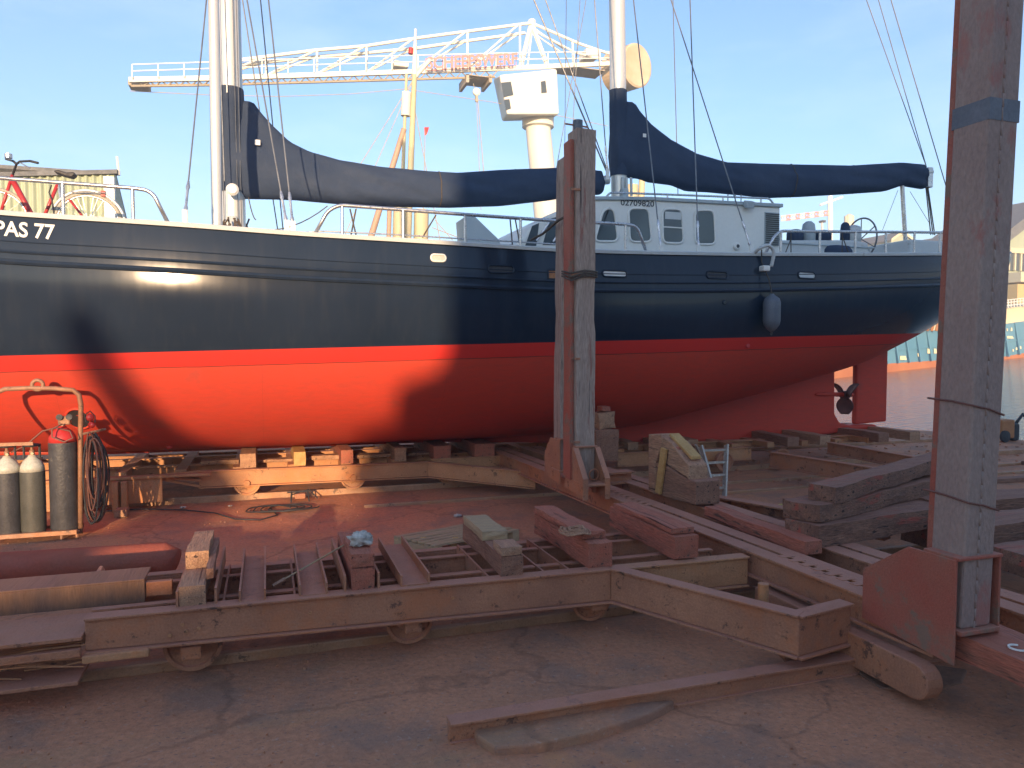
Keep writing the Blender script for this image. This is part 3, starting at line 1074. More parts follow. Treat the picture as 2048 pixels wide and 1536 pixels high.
def cover(top, bot, wid, name, label, collar, mp_, r, seed):
    xs0, xs1 = max(top[0][0], bot[0][0]), min(top[-1][0], bot[-1][0])
    N, K = 70, 28
    rws = []
    tx, ty = zip(*top)
    bx, by = zip(*bot)
    for i in range(N + 1):
        t = i / N
        px = xs0 + (xs1 - xs0) * t ** 1.15
        a, b = at(px, float(np.interp(px, tx, ty)), Y=YC), at(px, float(np.interp(px, bx, by)), Y=YC)
        cz, h = (a.z + b.z) / 2, (a.z - b.z) / 2
        x = (a.x + b.x) / 2
        w = min(float(np.interp(t, *wid)), h * .9)
        row = []
        for k in range(K + 1):
            an = 2 * math.pi * k / K
            s_, c_ = math.sin(an), math.cos(an)
            wy = w * (abs(s_) ** .8) * (1 if s_ > 0 else -1) * (1 - .25 * c_)
            q = Vector((x * 1.4, an, seed))
            sag = noise.noise(Vector((x * 2.2 + .9 * c_, c_ * 1.5, seed))) * .05 + noise.noise(Vector((x * 6 + 5 * c_, c_ * 2, seed + 3))) * .022 + abs(noise.noise(Vector((x * 3.2 + 2.5 * c_, x * .6, seed + 9)))) * .03
            row.append((x, YC - wy - (sag if s_ > 0 else -sag) * abs(s_), cz + h * c_))
        rws.append(row)
    mb = MB().grid(rws)
    n_ = K + 1
    mb.f.append(tuple(range(K)))
    mb.f.append(tuple(N * n_ + k for k in range(K)))
    o = mb.build(name, m_canvas, yacht, smooth='all')
    weld(o)
    z1, z0 = at(0, collar[0], Y=YC).z, 0
    pts = []
    ps = at(collar[2], collar[0], Y=YC)
    pe = at(collar[2], collar[1], Y=YC)
    cl = MB()
    rr_ = []
    for i in range(13):
        z = ps.z + (pe.z - ps.z) * i / 12
        rr_.append([mp_(z) + Vector(((r + .012 + .008 * noise.noise(Vector((k * .8, z * 6, seed)))) * math.cos(k * math.pi / 10), (r + .014) * math.sin(k * math.pi / 10), 0)) for k in range(21)])
    cl.grid(rr_)
    cl.build('collar', m_canvas, o, smooth='all')
    MB().tube([(p[0], p[1] - .004, p[2]) for p in rws[int(N * .62)][:K // 2 + 1]], .008, 5).build('tie', m_rope, o)
    for i in (int(N * .3), int(N * .8)):
        MB().tube([(p[0], p[1] + .004, p[2]) for p in rws[i][:K // 2 + 1]], .006, 5).build('seam', m_canvas, o)
    return o, rws


top1 = [(448, 192), (480, 200), (508, 204), (522, 224), (545, 250), (580, 284), (620, 304), (680, 321), (760, 334), (850, 342), (915, 346), (1000, 340), (1130, 335), (1200, 342)]
bot1 = [(448, 388), (478, 398), (590, 400), (680, 408), (780, 413), (900, 415), (1000, 412), (1105, 400), (1150, 390), (1200, 389)]
cov1, cr1 = cover(top1, bot1, ([0, .1, .3, 1], [.16, .15, .19, .15]), 'sail_cover', '', (178, 385, 455), mpos1, .147, 1.3)
top2 = [(1226, 192), (1252, 203), (1267, 204), (1278, 222), (1300, 248), (1340, 280), (1390, 307), (1450, 325), (1550, 328), (1700, 331), (1800, 325), (1846, 329)]
bot2 = [(1226, 353), (1250, 356), (1280, 358), (1300, 365), (1345, 370), (1375, 382), (1420, 384), (1480, 390), (1540, 396), (1600, 394), (1700, 388), (1770, 383), (1805, 371), (1846, 378)]
cov2, cr2 = cover(top2, bot2, ([0, .1, .3, 1], [.13, .13, .17, .12]), 'sail_cover', '', (182, 353, 1237), mpos2, .118, 5.7)
for (px, py, cv, s_) in ((515, 285, cov1, .032), (1289, 271, cov2, .026)):
    p = at(px, py, Y=YC - .2)
    MB().box(p.x - s_, p.x + s_, p.y - .006, p.y, p.z - s_, p.z + s_).build('patch', m_white, cv)
# booms sticking out of the covers
a, b = at(1190, 362, Y=YC), at(1222, 360, Y=YC)
MB().tube([at(520, 385, Y=YC), at(900, 383, Y=YC), a, b + Vector((-.04, 0, 0))], .065, 14).build('boom', m_alu, yacht, smooth=True)
a, b = at(1835, 345, Y=YC), at(1862, 344, Y=YC)
MB().tube([at(1290, 340, Y=YC), at(1600, 360, Y=YC), at(1750, 356, Y=YC), a, b], .06, 14).build('boom', m_alu, yacht, smooth=True)
p0, p1 = at(1804, 372, Y=YC), at(1812, 500, Y=YC)
MB().tube([p0, p1], .035, 12).build('boom_crutch', m_tube, yacht, smooth=True)
for dx in (-.05, 0, .04):
    a, b = at(1851, 350, Y=YC), at(1866, 470, Y=YC)
    MB().tube([a + Vector((dx * .4, 0, 0)), b + Vector((dx, 0, 0))], .01, 5).build('mainsheet', m_rope, yacht)
MB().box(at(1852, 350, Y=YC).x, at(1862, 350, Y=YC).x, YC - .05, YC + .05, at(1852, 375, Y=YC).z, at(1852, 335, Y=YC).z).build('sheet_block', m_tube, yacht, bevel=.01)
# short mizzen track visible below cover
for px in (1245, 1253, 1262):
    a, b = at(px, 355, Y=9.85), at(px + 1, 392, Y=9.85)
    MB().tube([a, b], .02, 6).build('deck_post', m_cap, yacht)


def stay(top, foot, yt=8.6, yf=None, r=.008, ext=3.0, tb=True, name='stay'):
    f = at(foot[0], foot[1], Y=8)
    if yf is None:
        for _ in range(5): f = at(foot[0], foot[1], Y=YC - bs(f.x) + .06)
    else: f = at(foot[0], foot[1], Y=yf)
    t = at(top[0], top[1], Y=yt)
    w = MB().tube([f, t, f + (t - f) * ext], r, 6).build(name, m_wire, yacht)
    if tb:
        d = (t - f).normalized()
        MB().tube([f + d * .05, f + d * .08, f + d * .12, f + d * .28, f + d * .31, f + d * .38], [.01, .02, .012, .012, .02, .01], 8).build('turnbuckle', m_tube, w, smooth=True)
        MB().box(f.x - .025, f.x + .025, f.y - .012, f.y + .012, zs(f.x) + .04 if yf is None else f.z - .1, f.z + .06).build('chainplate', m_white, w, bevel=.006)
    return w


stay((413, 0), (370, 432))
stay((494, 0), (574, 452), yt=8.5)
stay((537, 0), (586, 454), yt=8.5)
stay((485, 0), (557, 470), yt=11.4, yf=12.2, r=.009, tb=False)
stay((521, 0), (567, 470), yt=11.4, yf=12.2, r=.009, tb=False)
stay((436, 0), (449, 362), yt=9.6, yf=9.6, r=.006, tb=False)
stay((1068, 0), (1214, 345), yt=9.9, yf=9.9, r=.011, tb=False, name='topping_lift')
stay((1091, 0), (1216, 345), yt=9.9, yf=9.9, r=.008, tb=False, name='topping_lift')
stay((1198, 120), (1215, 345), yt=9.8, yf=9.8, r=.008, ext=1.8)
stay((1267, 0), (1322, 500), yt=8.6)
stay((1380, 0), (1397, 500), yt=8.6)
stay((1342, 0), (1503, 500), yt=8.6)
stay((1346, 0), (1356, 390), yt=11.3, yf=12.1, tb=False)
stay((1172, 0), (1113, 336), yt=11.3, yf=11.9, r=.006, tb=False)
stay((1160, 0), (1135, 440), yt=11.3, yf=11.9, r=.006, tb=False)
stay((1130, 250), (1128, 440), yt=11.3, yf=11.9, r=.005, tb=False, ext=3)
stay((1733, 0), (1853, 334), yt=10, yf=10, r=.008, tb=False, name='topping_lift')
stay((1757, 0), (1853, 334), yt=10, yf=10, r=.008, tb=False, name='topping_lift')
stay((1782, 0), (1915, 450), yt=10, yf=10, r=.009, tb=False, name='backstay')
for f_, t_ in (((1765, 460), (1796, 380)), ((1858, 445), (1820, 383))):
    a, b = at(*f_, Y=9.8), at(*t_, Y=9.9)
    MB().tube([a, b], .004, 5).build('preventer', m_rope, yacht)
# slack line on the deck near the main mast and chains on the rail
for p0, p1, sag in (((490, 455), (655, 412), .12), ((497, 395), (512, 440), .05), ((700, 418), (712, 470), 0), ((712, 418), (702, 470), 0), ((845, 475), (872, 430), 0), ((1020, 435), (1025, 490), 0), ((1030, 435), (1040, 490), 0)):
    a, b = at(*p0, Y=8.6), at(*p1, Y=8.6)
    pts = [a.lerp(b, t) - Vector((0, 0, sag * 4 * t * (1 - t))) for t in np.linspace(0, 1, 10)]
    MB().tube(pts, .009 if sag == 0 else .006, 5).build('deck_line', m_rope, yacht)
for p0, p1 in (((1582, 467), (1582, 536)), ((1582, 478), (1570, 508)), ((1685, 466), (1684, 508)), ((1686, 476), (1698, 508))):
    a, b = at(*p0, Y=8.15), at(*p1, Y=8.15)
    MB().tube([a, b], .007, 5).build('lashing', m_rope, yacht)
# gooseneck vent hose over the rail
P = [on_hull(1508, 505, .02), on_hull(1510, 498, .10), on_hull(1524, 494, .13), on_hull(1534, 508, .13), on_hull(1534, 535, .08)]
P = [Vector(p) for p in P]
sm = []
for i in range(len(P) - 1):
    a, b, c_, d = P[max(i - 1, 0)], P[i], P[i + 1], P[min(i + 2, len(P) - 1)]
    for k in range(6):
        t = k / 6
        sm.append(.5 * ((2 * b) + (c_ - a) * t + (2 * a - 5 * b + 4 * c_ - d) * t * t + (3 * b - a - 3 * c_ + d) * t ** 3))
sm.append(P[-1])
vp = MB().tube(sm, .022, 10).build('vent_hose', m_cap, yacht, smooth='all')
p = on_hull(1524, 538)
MB().box(p.x - .05, p.x + .05, p.y - .1, p.y, p.z - .035, p.z + .035).build('outlet', m_white, vp, bevel=.015)
# fender hanging from the rail
c0 = on_hull(1531, 626)
fc = Vector((c0.x, hy(c0.x, c0.z) - .12, c0.z))
fen = thing('boat_fender', 'blue grey cylindrical fender hanging on a rope against the dark hull', 'fender', (fc.x, fc.y, fc.z - .24))
MB().lathe([(.012, -.24), (.035, -.225), (.06, -.2), (.095, -.15), (.105, -.1), (.105, .12), (.09, .17), (.05, .2), (.03, .215), (.02, .23)], fc, (0, 0, 1), 20).build('body', m_fend, fen, smooth='all')
rp_ = on_hull(1520, 508)
MB().tube([fc + Vector((0, 0, .22)), Vector((fc.x - .03, fc.y + .02, fc.z + .4)), Vector((rp_.x, hy(rp_.x, rp_.z - .05) - .03, rp_.z - .1)), Vector((rp_.x, YC - bs(rp_.x) - .03, rp_.z + .05))], .008, 6).build('rope', m_rope, fen)
MB().tube([fc + Vector((.012 * math.cos(a), 0, -.255 + .02 * math.sin(a))) for a in np.linspace(0, 6.28, 10)], .005, 5).build('eye', m_rope, fen)


# ------------------------------------------------------------ bicycle on the foredeck
YBK = 8.75
bik = thing('bicycle', 'red city bicycle leaning on the foredeck behind the rail', 'bicycle', tuple(at(60, 470, Y=YBK)))
def bp(px, py, dy=0): return at(px, py, Y=YBK + dy)


def wheel(c, R, parent):
    rim = [(c.x + R * .93 * math.cos(a), c.y, c.z + R * .93 * math.sin(a)) for a in np.linspace(0, 2 * math.pi, 41)[:-1]]
    tr = [(c.x + R * math.cos(a), c.y, c.z + R * math.sin(a)) for a in np.linspace(0, 2 * math.pi, 41)[:-1]]
    w = MB().tube(tr, .018, 6, closed=True).build('wheel', m_tyre, parent, smooth='all')
    MB().tube(rim, .010, 6, closed=True).build('rim', m_tube, w, smooth='all')
    mb = MB()
    for k in range(18):
        a = k * math.pi / 9
        mb.tube([c + Vector((0, .02 * (-1) ** k, 0)), c + Vector((R * .9 * math.cos(a), 0, R * .9 * math.sin(a)))], .0016, 4)
    mb.build('spokes', m_tube, w)
    MB().lathe([(.02, -.04), (.02, .04)], c, (0, 1, 0), 10).build('hub', m_tube, w)
    return w


rc, fc_ = bp(177, 448), bp(-10, 440)
wheel(rc, .31, bik)
wheel(fc_, .31, bik)
mg = [(rc.x + .345 * math.cos(a), rc.y, rc.z + .345 * math.sin(a)) for a in np.linspace(.1, 2.8, 20)]
MB().tube(mg, .016, 6).build('mudguard', m_alu, bik, smooth='all')
hd, bb = bp(25, 360), bp(78, 458)
fr = MB()
fr.tube([hd, bb], .028, 10).tube([hd + Vector((0, 0, .05)), fc_ + Vector((.03, 0, 0))], .016, 8).tube([bp(118, 362), bb], .018, 8).tube([bb, rc], .014, 8).tube([bp(138, 398), rc], .012, 8)
fr.build('frame', m_bred, bik, smooth='all')
MB().tube([bp(116, 362), bp(122, 400)], .014, 8).build('seat_post', m_tube, bik)
sp = [bp(110, 343), bp(120, 342), bp(135, 347), bp(150, 346), bp(153, 351), bp(146, 357), bp(132, 354), bp(112, 347)]
MB().prism([(q.x, YBK - .06, q.z) for q in sp], (0, .12, 0)).build('saddle', m_dark, bik, bevel=.015)
MB().tube([bp(20, 365), bp(33, 328), bp(40, 323, -.1), bp(60, 322, -.24), bp(76, 326, -.3)], .012, 8).build('handlebar', m_dark, bik, smooth='all')
MB().tube([bp(33, 328), bp(26, 322, .1), bp(12, 318, .28)], .012, 8).build('handlebar', m_dark, bik, smooth='all')
MB().lathe([(.01, -.03), (.035, -.02), (.035, .02), (.01, .03)], bp(17, 312), (0, 0, 1), 12).build('bell', m_tube, bik)
MB().tube([bp(40, 325, -.1), bp(52, 332, -.2), bp(60, 336, -.25)], .006, 6).build('brake_lever', m_tube, bik)
mb = MB()
for dy in (-.05, .05):
    mb.tube([bp(142, 384, dy), bp(212, 386, dy), bp(214, 390, dy)], .006, 6)
mb.tube([bp(150, 385), rc], .005, 5).tube([bp(200, 386), rc], .005, 5)
mb.build('luggage_rack', m_tube, bik)
p = bp(207, 388)
MB().box(p.x - .02, p.x + .02, YBK - .03, YBK + .03, p.z - .03, p.z + .03).build('rear_lamp', m_cylr, bik)
MB().tube([bp(103, 370, -.02), bp(98, 385, -.02), bp(104, 400, -.02), bp(108, 430, -.02)], .008, 6).build('cable', m_dark, bik)


# ------------------------------------------------------------ background
def tb(mb, a, b, r, n=6): mb.tube([a, b], r, n)


YK = 60
def kp_(px, py, dy=0): return at(px, py, Y=YK + dy)


crane = thing('tower_crane', 'cream harbour crane with a long lattice jib and round counterweight', 'crane', tuple(kp_(1120, 640)))
a, b = kp_(1075, 246), kp_(1128, 760)
MB().tube([b, b.lerp(a, .9), a], [1.2, 1.08, 1.05], 28).build('column', m_crane, crane, smooth=True)
c_ = kp_(1076, 243)
MB().lathe([(1.05, -.6), (1.35, -.5), (1.35, .5), (1.2, .6)], c_, (0, 0, 1), 28).build('slew_ring', m_crane, crane, smooth=True)
# cab: tapered box
fr_ = [kp_(987, 148), kp_(1114, 138), kp_(1118, 233), kp_(1048, 228), kp_(1010, 232), kp_(998, 205)]
fr_ = [kp_(992, 150), kp_(1114, 138), kp_(1118, 232), kp_(1008, 232)]
bk_ = [p + Vector((-.2, 4, 0)) for p in fr_]
mb = MB()
fr0 = [kp_(*p, -2.2) for p in ((999, 150), (1114, 138), (1118, 229), (1014, 229))]
bk0 = [kp_(*p, 1.8) for p in ((986, 158), (1100, 143), (1104, 240), (1004, 243))]
mb.add(fr0 + bk0, [(0, 1, 2, 3), (7, 6, 5, 4), (0, 4, 5, 1), (1, 5, 6, 2), (2, 6, 7, 3), (3, 7, 4, 0)])
cab = mb.build('cab', m_crane, crane, bevel=.15)
def kc(px, py): return at(px, py, Y=YK - 2.2 - .06)
for q in ([(1003, 165), (1022, 163), (1027, 190), (1008, 194)], [(1009, 199), (1019, 198), (1022, 217), (1012, 220)], [(1082, 163), (1091, 161), (1094, 185), (1083, 186)]):
    MB().prism([kc(*p) for p in q], (0, .1, 0)).build('window', m_glass, cab)


def chord(pts, r, dy=0, name='chord', mat=m_crane):
    MB().tube([kp_(p[0], p[1], dy) for p in pts], r, 8).build(name, mat, crane)


ap = (1063, 46)
JW = 1.0
# bottom chords, two sides, as deep girders
for dy in (-JW, JW):
    mb = MB()
    L_ = [(258, 160), (420, 157), (640, 150), (850, 143), (1060, 135), (1275, 125)]
    for i in range(len(L_) - 1):
        mb.bar(kp_(*L_[i], dy), kp_(*L_[i + 1], dy), .25, .34)
    mb.build('jib_girder', m_crane, crane)
    mb = MB()
    L2 = [(262, 172), (420, 170), (640, 164), (850, 158), (990, 154)]
    for i in range(len(L2) - 1):
        tb(mb, kp_(*L2[i], dy * .7), kp_(*L2[i + 1], dy * .7), .10)
    for px in range(275, 990, 24):
        t0 = float(np.interp(px, [258, 420, 640, 850, 1060], [160, 157, 150, 143, 135])) + 3
        t1 = float(np.interp(px + 12, [262, 420, 640, 850, 990], [172, 170, 164, 158, 154]))
        tb(mb, kp_(px, t0, dy), kp_(px + 12, t1, dy * .7), .05, 4)
        tb(mb, kp_(px + 12, t1, dy * .7), kp_(px + 24, t0, dy), .05, 4)
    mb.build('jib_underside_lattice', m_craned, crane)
    # top chord
    mb = MB()
    T_ = [(430, 128), (480, 120), (630, 101), (733, 92), (830, 77), (935, 63), ap] if dy < 0 else [(440, 134), (640, 113), (733, 106), (830, 97), (935, 82), (1050, 66)]
    for i in range(len(T_) - 1): tb(mb, kp_(*T_[i], dy * .3), kp_(*T_[i + 1], dy * .3), .13)
    mb.build('top_chord', m_crane, crane)
    tx, ty = zip(*T_)
    mb = MB()
    xs_ = [430, 480, 532, 585, 634, 685, 733, 785, 830, 880, 935, 990, 1040]
    for i, px in enumerate(xs_):
        t0 = float(np.interp(px, tx, ty))
        bq = float(np.interp(px, [258, 420, 640, 850, 1060], [158, 155, 148, 141, 133]))
        if i % 2 == 0: tb(mb, kp_(px, bq, dy), kp_(px, t0, dy * .3), .09)
        if i % 2 == 0 and i + 2 < len(xs_):
            px2 = xs_[i + 2]
            tb(mb, kp_(px, bq, dy), kp_(px2 - 3, float(np.interp(px2, tx, ty)), dy * .3), .08)
    mb.build('jib_bracing', m_crane, crane)
    # walkway rail
    mb = MB()
    for py0, py1 in ((129, 95), (143, 108)):
        pass
    R1 = [(264, 129), (420, 124), (640, 116), (850, 110), (1060, 105), (1230, 103)]
    for off in (0, 13):
        for i in range(len(R1) - 1): tb(mb, kp_(R1[i][0], R1[i][1] + off, dy * 1.3), kp_(R1[i + 1][0], R1[i + 1][1] + off, dy * 1.3), .045, 4)
    for px in range(264, 1230, 52):
        y0 = float(np.interp(px, [p[0] for p in R1], [p[1] for p in R1]))
        tb(mb, kp_(px, y0, dy * 1.3), kp_(px, y0 + 28, dy * 1.3), .045, 4)
    mb.build('walkway_rail', m_white, crane)
# apex frame and back stays
mb = MB()
for dy in (-.9, .9):
    tb(mb, kp_(1042, 132, dy), kp_(*ap), .2)
    tb(mb, kp_(1094, 130, dy), kp_(*ap), .2)
    tb(mb, kp_(1055, 132, dy), kp_(1064, 60), .08)
    tb(mb, kp_(*ap), kp_(1160, 88, dy * .5), .12)
    tb(mb, kp_(1160, 88, dy * .5), kp_(1240, 115, dy), .12)
    tb(mb, kp_(1066, 60), kp_(1150, 105, dy * .5), .09)
    tb(mb, kp_(1150, 105, dy * .5), kp_(1215, 122, dy), .09)
    tb(mb, kp_(1145, 80, dy * .5), kp_(1146, 128, dy), .08)
tb(mb, kp_(1064, 40), kp_(1064, 60), .3)
tb(mb, kp_(1066, 55), kp_(1130, 100), .06)
tb(mb, kp_(1066, 66), kp_(1120, 103), .06)
mb.build('apex_frame', m_crane, crane)
mb = MB()
c2 = kp_(1274, 131, -1.2)
mb.lathe([(1.7, -.1), (1.85, 0), (1.85, 2.6), (1.7, 2.7)], c2, (-.35, 1, 0.05), 36)
mb.build('counterweight', m_cw, crane)
a, b = kp_(1165, 103), kp_(1190, 122)
MB().box(a.x, b.x, YK - .8, YK + .8, b.z, a.z).build('machine_box', m_white, crane, bevel=.05)
a, b = kp_(1110, 137), kp_(1200, 150)
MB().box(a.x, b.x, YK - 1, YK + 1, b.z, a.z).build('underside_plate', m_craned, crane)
s0, s1 = kp_(852, 141, -1.5), kp_(1033, 131, -1.5)
sgh = (kp_(852, 116, -1.5) - s0).z
text_mesh('SCHEEPSWERF', 1, 'letters', m_redl, crane, lambda u, v: (s0.x + (s1.x - s0.x) * u, YK - 1.75, s0.z + (s1.z - s0.z) * u + sgh * v), .03)
mb = MB()
for v in (.02, .98):
    mb.bar(s0 + Vector((0, .1, sgh * v)), s1 + Vector((0, .1, sgh * v)), .05, .05)
for k in range(12):
    q = s0.lerp(s1, k / 11)
    mb.bar(q + Vector((0, .1, 0)), q + Vector((0, .1, sgh)), .04, .04, (0, 1, 0))
mb.build('sign_frame', m_redl, crane)
mb = MB()
a, b = kp_(925, 158), kp_(975, 168)
mb.box(a.x, b.x, YK - 1.2, YK + 1.2, b.z + .1, a.z)
for px in (928, 973):
    q = kp_(px, 166)
    mb.box(q.x - .12, q.x + .12, YK - 1.2, YK + 1.2, q.z - .35, q.z + .3)
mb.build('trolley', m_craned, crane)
a = kp_(953, 184)
hk = MB().lathe([(.25, -.15), (.32, -.1), (.32, .1), (.25, .15)], a, (0, 1, 0), 16).build('hook_block', m_white, crane)
mb = MB()
tb(mb, kp_(946, 165), kp_(950, 180), .03, 4)
tb(mb, kp_(955, 192), kp_(972, 400), .04, 4)
tb(mb, kp_(953, 192), kp_(962, 420), .03, 4)
mb.box(a.x - .1, a.x + .1, a.y - .1, a.y + .1, a.z - .8, a.z - .1)
mb.build('hoist_rope', m_craned, hk)
mb = MB()
for P_ in ([(260, 182), (420, 190), (560, 193), (700, 188), (810, 178), (990, 205), (1215, 252)],):
    mb.tube([kp_(*p) for p in P_], .03, 4)
mb.build('slack_cable', m_craned, crane)
for q in ((810, 125, 790, 140), (640, 150, 655, 128)):
    a, b = kp_(q[0], q[1]), kp_(q[2], q[3])
MB().box(kp_(785, 127).x, kp_(815, 127).x, YK - .6, YK + .6, kp_(800, 138).z, kp_(800, 126).z).build('hoist_motor', m_crane, crane, bevel=.1)
MB().box(kp_(258, 160).x, kp_(300, 160).x, YK - .6, YK + .6, kp_(280, 178).z, kp_(280, 165).z).build('end_pulley', m_craned, crane, bevel=.1)

# neighbouring vessel with yellow masts behind the yacht
YM = 32
def q_(px, py, dy=0): return at(px, py, Y=YM + dy)
nv = thing('work_vessel', 'neighbouring vessel with yellow timber masts behind the yacht', 'ship', tuple(q_(820, 740)))
for (p0, p1, r0, r1, mt, nm) in (((829, 150), (812, 560), .11, .17, m_yel, 'mast'), ((831, 58), (829, 150), .05, .12, m_white, 'topmast'), ((822, 96), (821, 108), .1, .1, m_cylr, 'mast_band'), ((813, 148), (798, 560), .06, .11, m_yel, 'mast'),
                                 ((860, 120), (827, 158), .09, .09, m_crane, 'derrick'), ((808, 258), (740, 480), .12, .14, m_wood2, 'derrick'), ((779, 415), (775, 560), .1, .1, m_wood2, 'post'), ((800, 410), (796, 560), .28, .28, m_yel, 'king_post'), ((843, 420), (840, 560), .32, .32, m_yel, 'king_post'),
                                 ((1285, 330), (1278, 520), .14, .2, m_yel, 'mast'), ((1264, 370), (1262, 520), .3, .3, m_yel, 'king_post'), ((828, 180), (815, 330), .2, .2, m_white, 'radar_tube')):
    a, b = q_(*p0), q_(*p1)
    if nm == 'radar_tube':
        a, b = q_(813, 185), q_(811, 232)
    MB().tube([a, b], [r0, r1], 12).build(nm, mt, nv, smooth=True)
mb = MB()
for p0, p1 in (((826, 160), (720, 330)), ((826, 160), (690, 470)), ((850, 270), (846, 480)), ((826, 200), (880, 480)), ((870, 440), (905, 480)), ((864, 455), (930, 480)), ((1278, 250), (1278, 330))):
    MB().tube([q_(*p0), q_(*p1)], .022, 4).build('rigging', m_craned, nv)
P = [q_(640, 560), q_(1400, 560), q_(1330, 700), q_(700, 700)]
MB().prism([(p.x, YM - 2, p.z) for p in P], (0, 5, 0)).build('hull', m_shipr, nv, bevel=.2)
a = q_(854, 268)
MB().add([a, a + Vector((.1, 0, .3)), a + Vector((-.12, 0, .28)), a + Vector((-.1, .05, -.1))], [(0, 1, 2), (0, 2, 3)]).build('flag', m_cylr, nv)

# green corrugated shed at the left
YS = 24
a, b = at(-260, 360, Y=YS), at(228, 347, Y=YS)
gz = -.2
sh = thing('corrugated_shed', 'green corrugated shed with a pale corner behind the bicycle', 'shed', (b.x, YS, 0))
mb = MB()
rw = [[], []]
N = 160
for i in range(N + 1):
    x = a.x + (b.x - a.x) * i / N
    y = YS + .05 * math.sin(i * 1.2)
    zt = a.z + (b.z - a.z) * i / N
    rw[0].append((x, y, gz))
    rw[1].append((x, y, zt))
mb.grid(rw)
mb.build('front_wall', m_shed, sh, smooth='all', fixn=False)
mb = MB()
mb.prism([(b.x, YS, gz), (b.x, YS, b.z), (b.x, YS + .3, b.z + .02), (b.x, YS + 6, b.z - 3.6), (b.x, YS + 6, gz)], (-.15, 0, 0))
mb.build('gable_wall', m_shed, sh)
MB().ob((a.x, YS - .12, a.z - .02), (b.x - a.x + .1, 0, b.z - a.z), (0, .5, .05), (0, 0, .12)).build('eave', m_roof, sh)
MB().ob((a.x, YS + .3, b.z), (b.x - a.x, 0, 0), (0, 5.7, -3.6), (0, 0, .1)).build('roof', m_roof, sh)
MB().box(b.x - .25, b.x + .02, YS - .14, YS + .04, gz, b.z - .12).build('corner_trim', m_white, sh)
p0, p1 = at(234, 313, Y=YS), at(238, 350, Y=YS)
MB().tube([p0, p1], .035, 6).build('vent_pole', m_white, sh)
p0 = at(-5, 320, Y=YS)
# far things at right
def far_crane():
    Y = 190
    g = lambda px, py: at(px, py, Y=Y)
    t = thing('distant_crane', 'far red and white lattice crane above the stern rail', 'crane', tuple(g(1661, 520)))
    MB().tube([g(1661, 530), g(1660, 392)], .75, 8).build('mast', m_white, t)
    mb, mr = MB(), MB()
    for i in range(10):
        x0, x1 = 1562 + i * 9.4, 1562 + (i + 1) * 9.4
        y0, y1 = 438 - i * 1.1, 438 - (i + 1) * 1.1
        m_ = MB()
        for dy in (-5, 3):
            m_.tube([g(x0, y0 + dy), g(x1, y1 + dy)], .28, 5)
        m_.tube([g(x0, y0 - 5), g((x0 + x1) / 2, y0 + 3)], .18, 4)
        m_.tube([g((x0 + x1) / 2, y0 + 3), g(x1, y1 - 5)], .18, 4)
        m_.build('jib_band', m_redl if i % 2 else m_white, t)
    mb.tube([g(1640, 410), g(1685, 394)], .35, 5)
    mb.build('top_arm', m_white, t)


far_crane()
t = thing('church_tower', 'slim pale tower far behind the steering wheel', 'tower', tuple(at(1698, 520, Y=170)))
MB().tube([at(1698, 520, Y=170), at(1698, 432, Y=170), at(1698, 428, Y=170)], [1.5, 1.3, .3], 8).build('shaft', m_shipw, t)
t = thing('signal_mast', 'small pale dish mast behind the canvas covered winch', 'mast', tuple(at(1644, 520, Y=120)))
MB().tube([at(1644, 520, Y=120), at(1644, 443, Y=120)], .25, 6).build('pole', m_cap, t)
MB().box(at(1641, 445, Y=120).x, at(1648, 445, Y=120).x, 119.5, 120.5, at(1641, 445, Y=120).z, at(1641, 441, Y=120).z).build('head', m_dark, t)


def gable(name, label, pxl, pxr, pye, pyr, pyb, Y, mw, over=.6, depth=10):
    l, r_, rg = at(pxl, pye, Y=Y), at(pxr, pye, Y=Y), at((pxl + pxr) / 2, pyr, Y=Y)
    bz = at(pxl, pyb, Y=Y).z
    t = thing(name, label, 'house', (rg.x, Y, bz))
    MB().prism([(l.x, Y, bz), (r_.x, Y, bz), (r_.x, Y, r_.z), (rg.x, Y, rg.z), (l.x, Y, l.z)], (0, depth, 0)).build('wall', mw, t)
    for s_, e in ((-1, l), (1, r_)):
        d = Vector((e.x - rg.x, 0, e.z - rg.z))
        MB().ob(rg + Vector((0, -.4, .02)), d * 1.15, (0, depth + .8, 0), (0, 0, .25)).build('roof', m_roof, t)
        MB().ob(rg + Vector((0, -.5, -.1)), d * 1.15, (0, .09, 0), (0, 0, .5)).build('bargeboard', m_shipw, t)
    w = abs(r_.x - l.x)
    for k in (-1, 1):
        f = MB().box(rg.x + k * w * .2 - w * .09, rg.x + k * w * .2 + w * .09, Y - .06, Y + .02, l.z - (l.z - bz) * .45, l.z - (l.z - bz) * .12).build('window', m_glass, t)
    return t


gable('gabled_house', 'small house with pale gable boards beyond the boom crutch', 1782, 1822, 480, 466, 560, 110, m_shed)
bw = at(1560, 505, Y=130), at(1900, 480, Y=130)
t = thing('waterfront_block', 'low grey row of waterfront buildings behind the stern deck', 'building', (bw[0].x, 130, 0))
zz0 = at(1700, 640, Y=130).z
for i, (p0, p1, y) in enumerate(((1560, 1640, 506), (1640, 1700, 502), (1730, 1782, 500), (1822, 1900, 494), (1900, 2015, 482))):
    a, b = at(p0, y, Y=130), at(p1, y, Y=130)
    bl = MB().box(a.x, b.x, 130, 142, zz0, a.z).build('wall', (m_craned, m_brick)[i % 2], t)
    MB().box(a.x - .5, b.x + .5, 129.5, 142.5, a.z, a.z + 1.2).build('roof', m_roof, bl)
    for k in range(5):
        x = a.x + (b.x - a.x) * (k + .5) / 5
        MB().box(x - 1, x + 1, 129.9, 130.01, a.z - 5, a.z - 2.5).build('window', m_glass, bl)
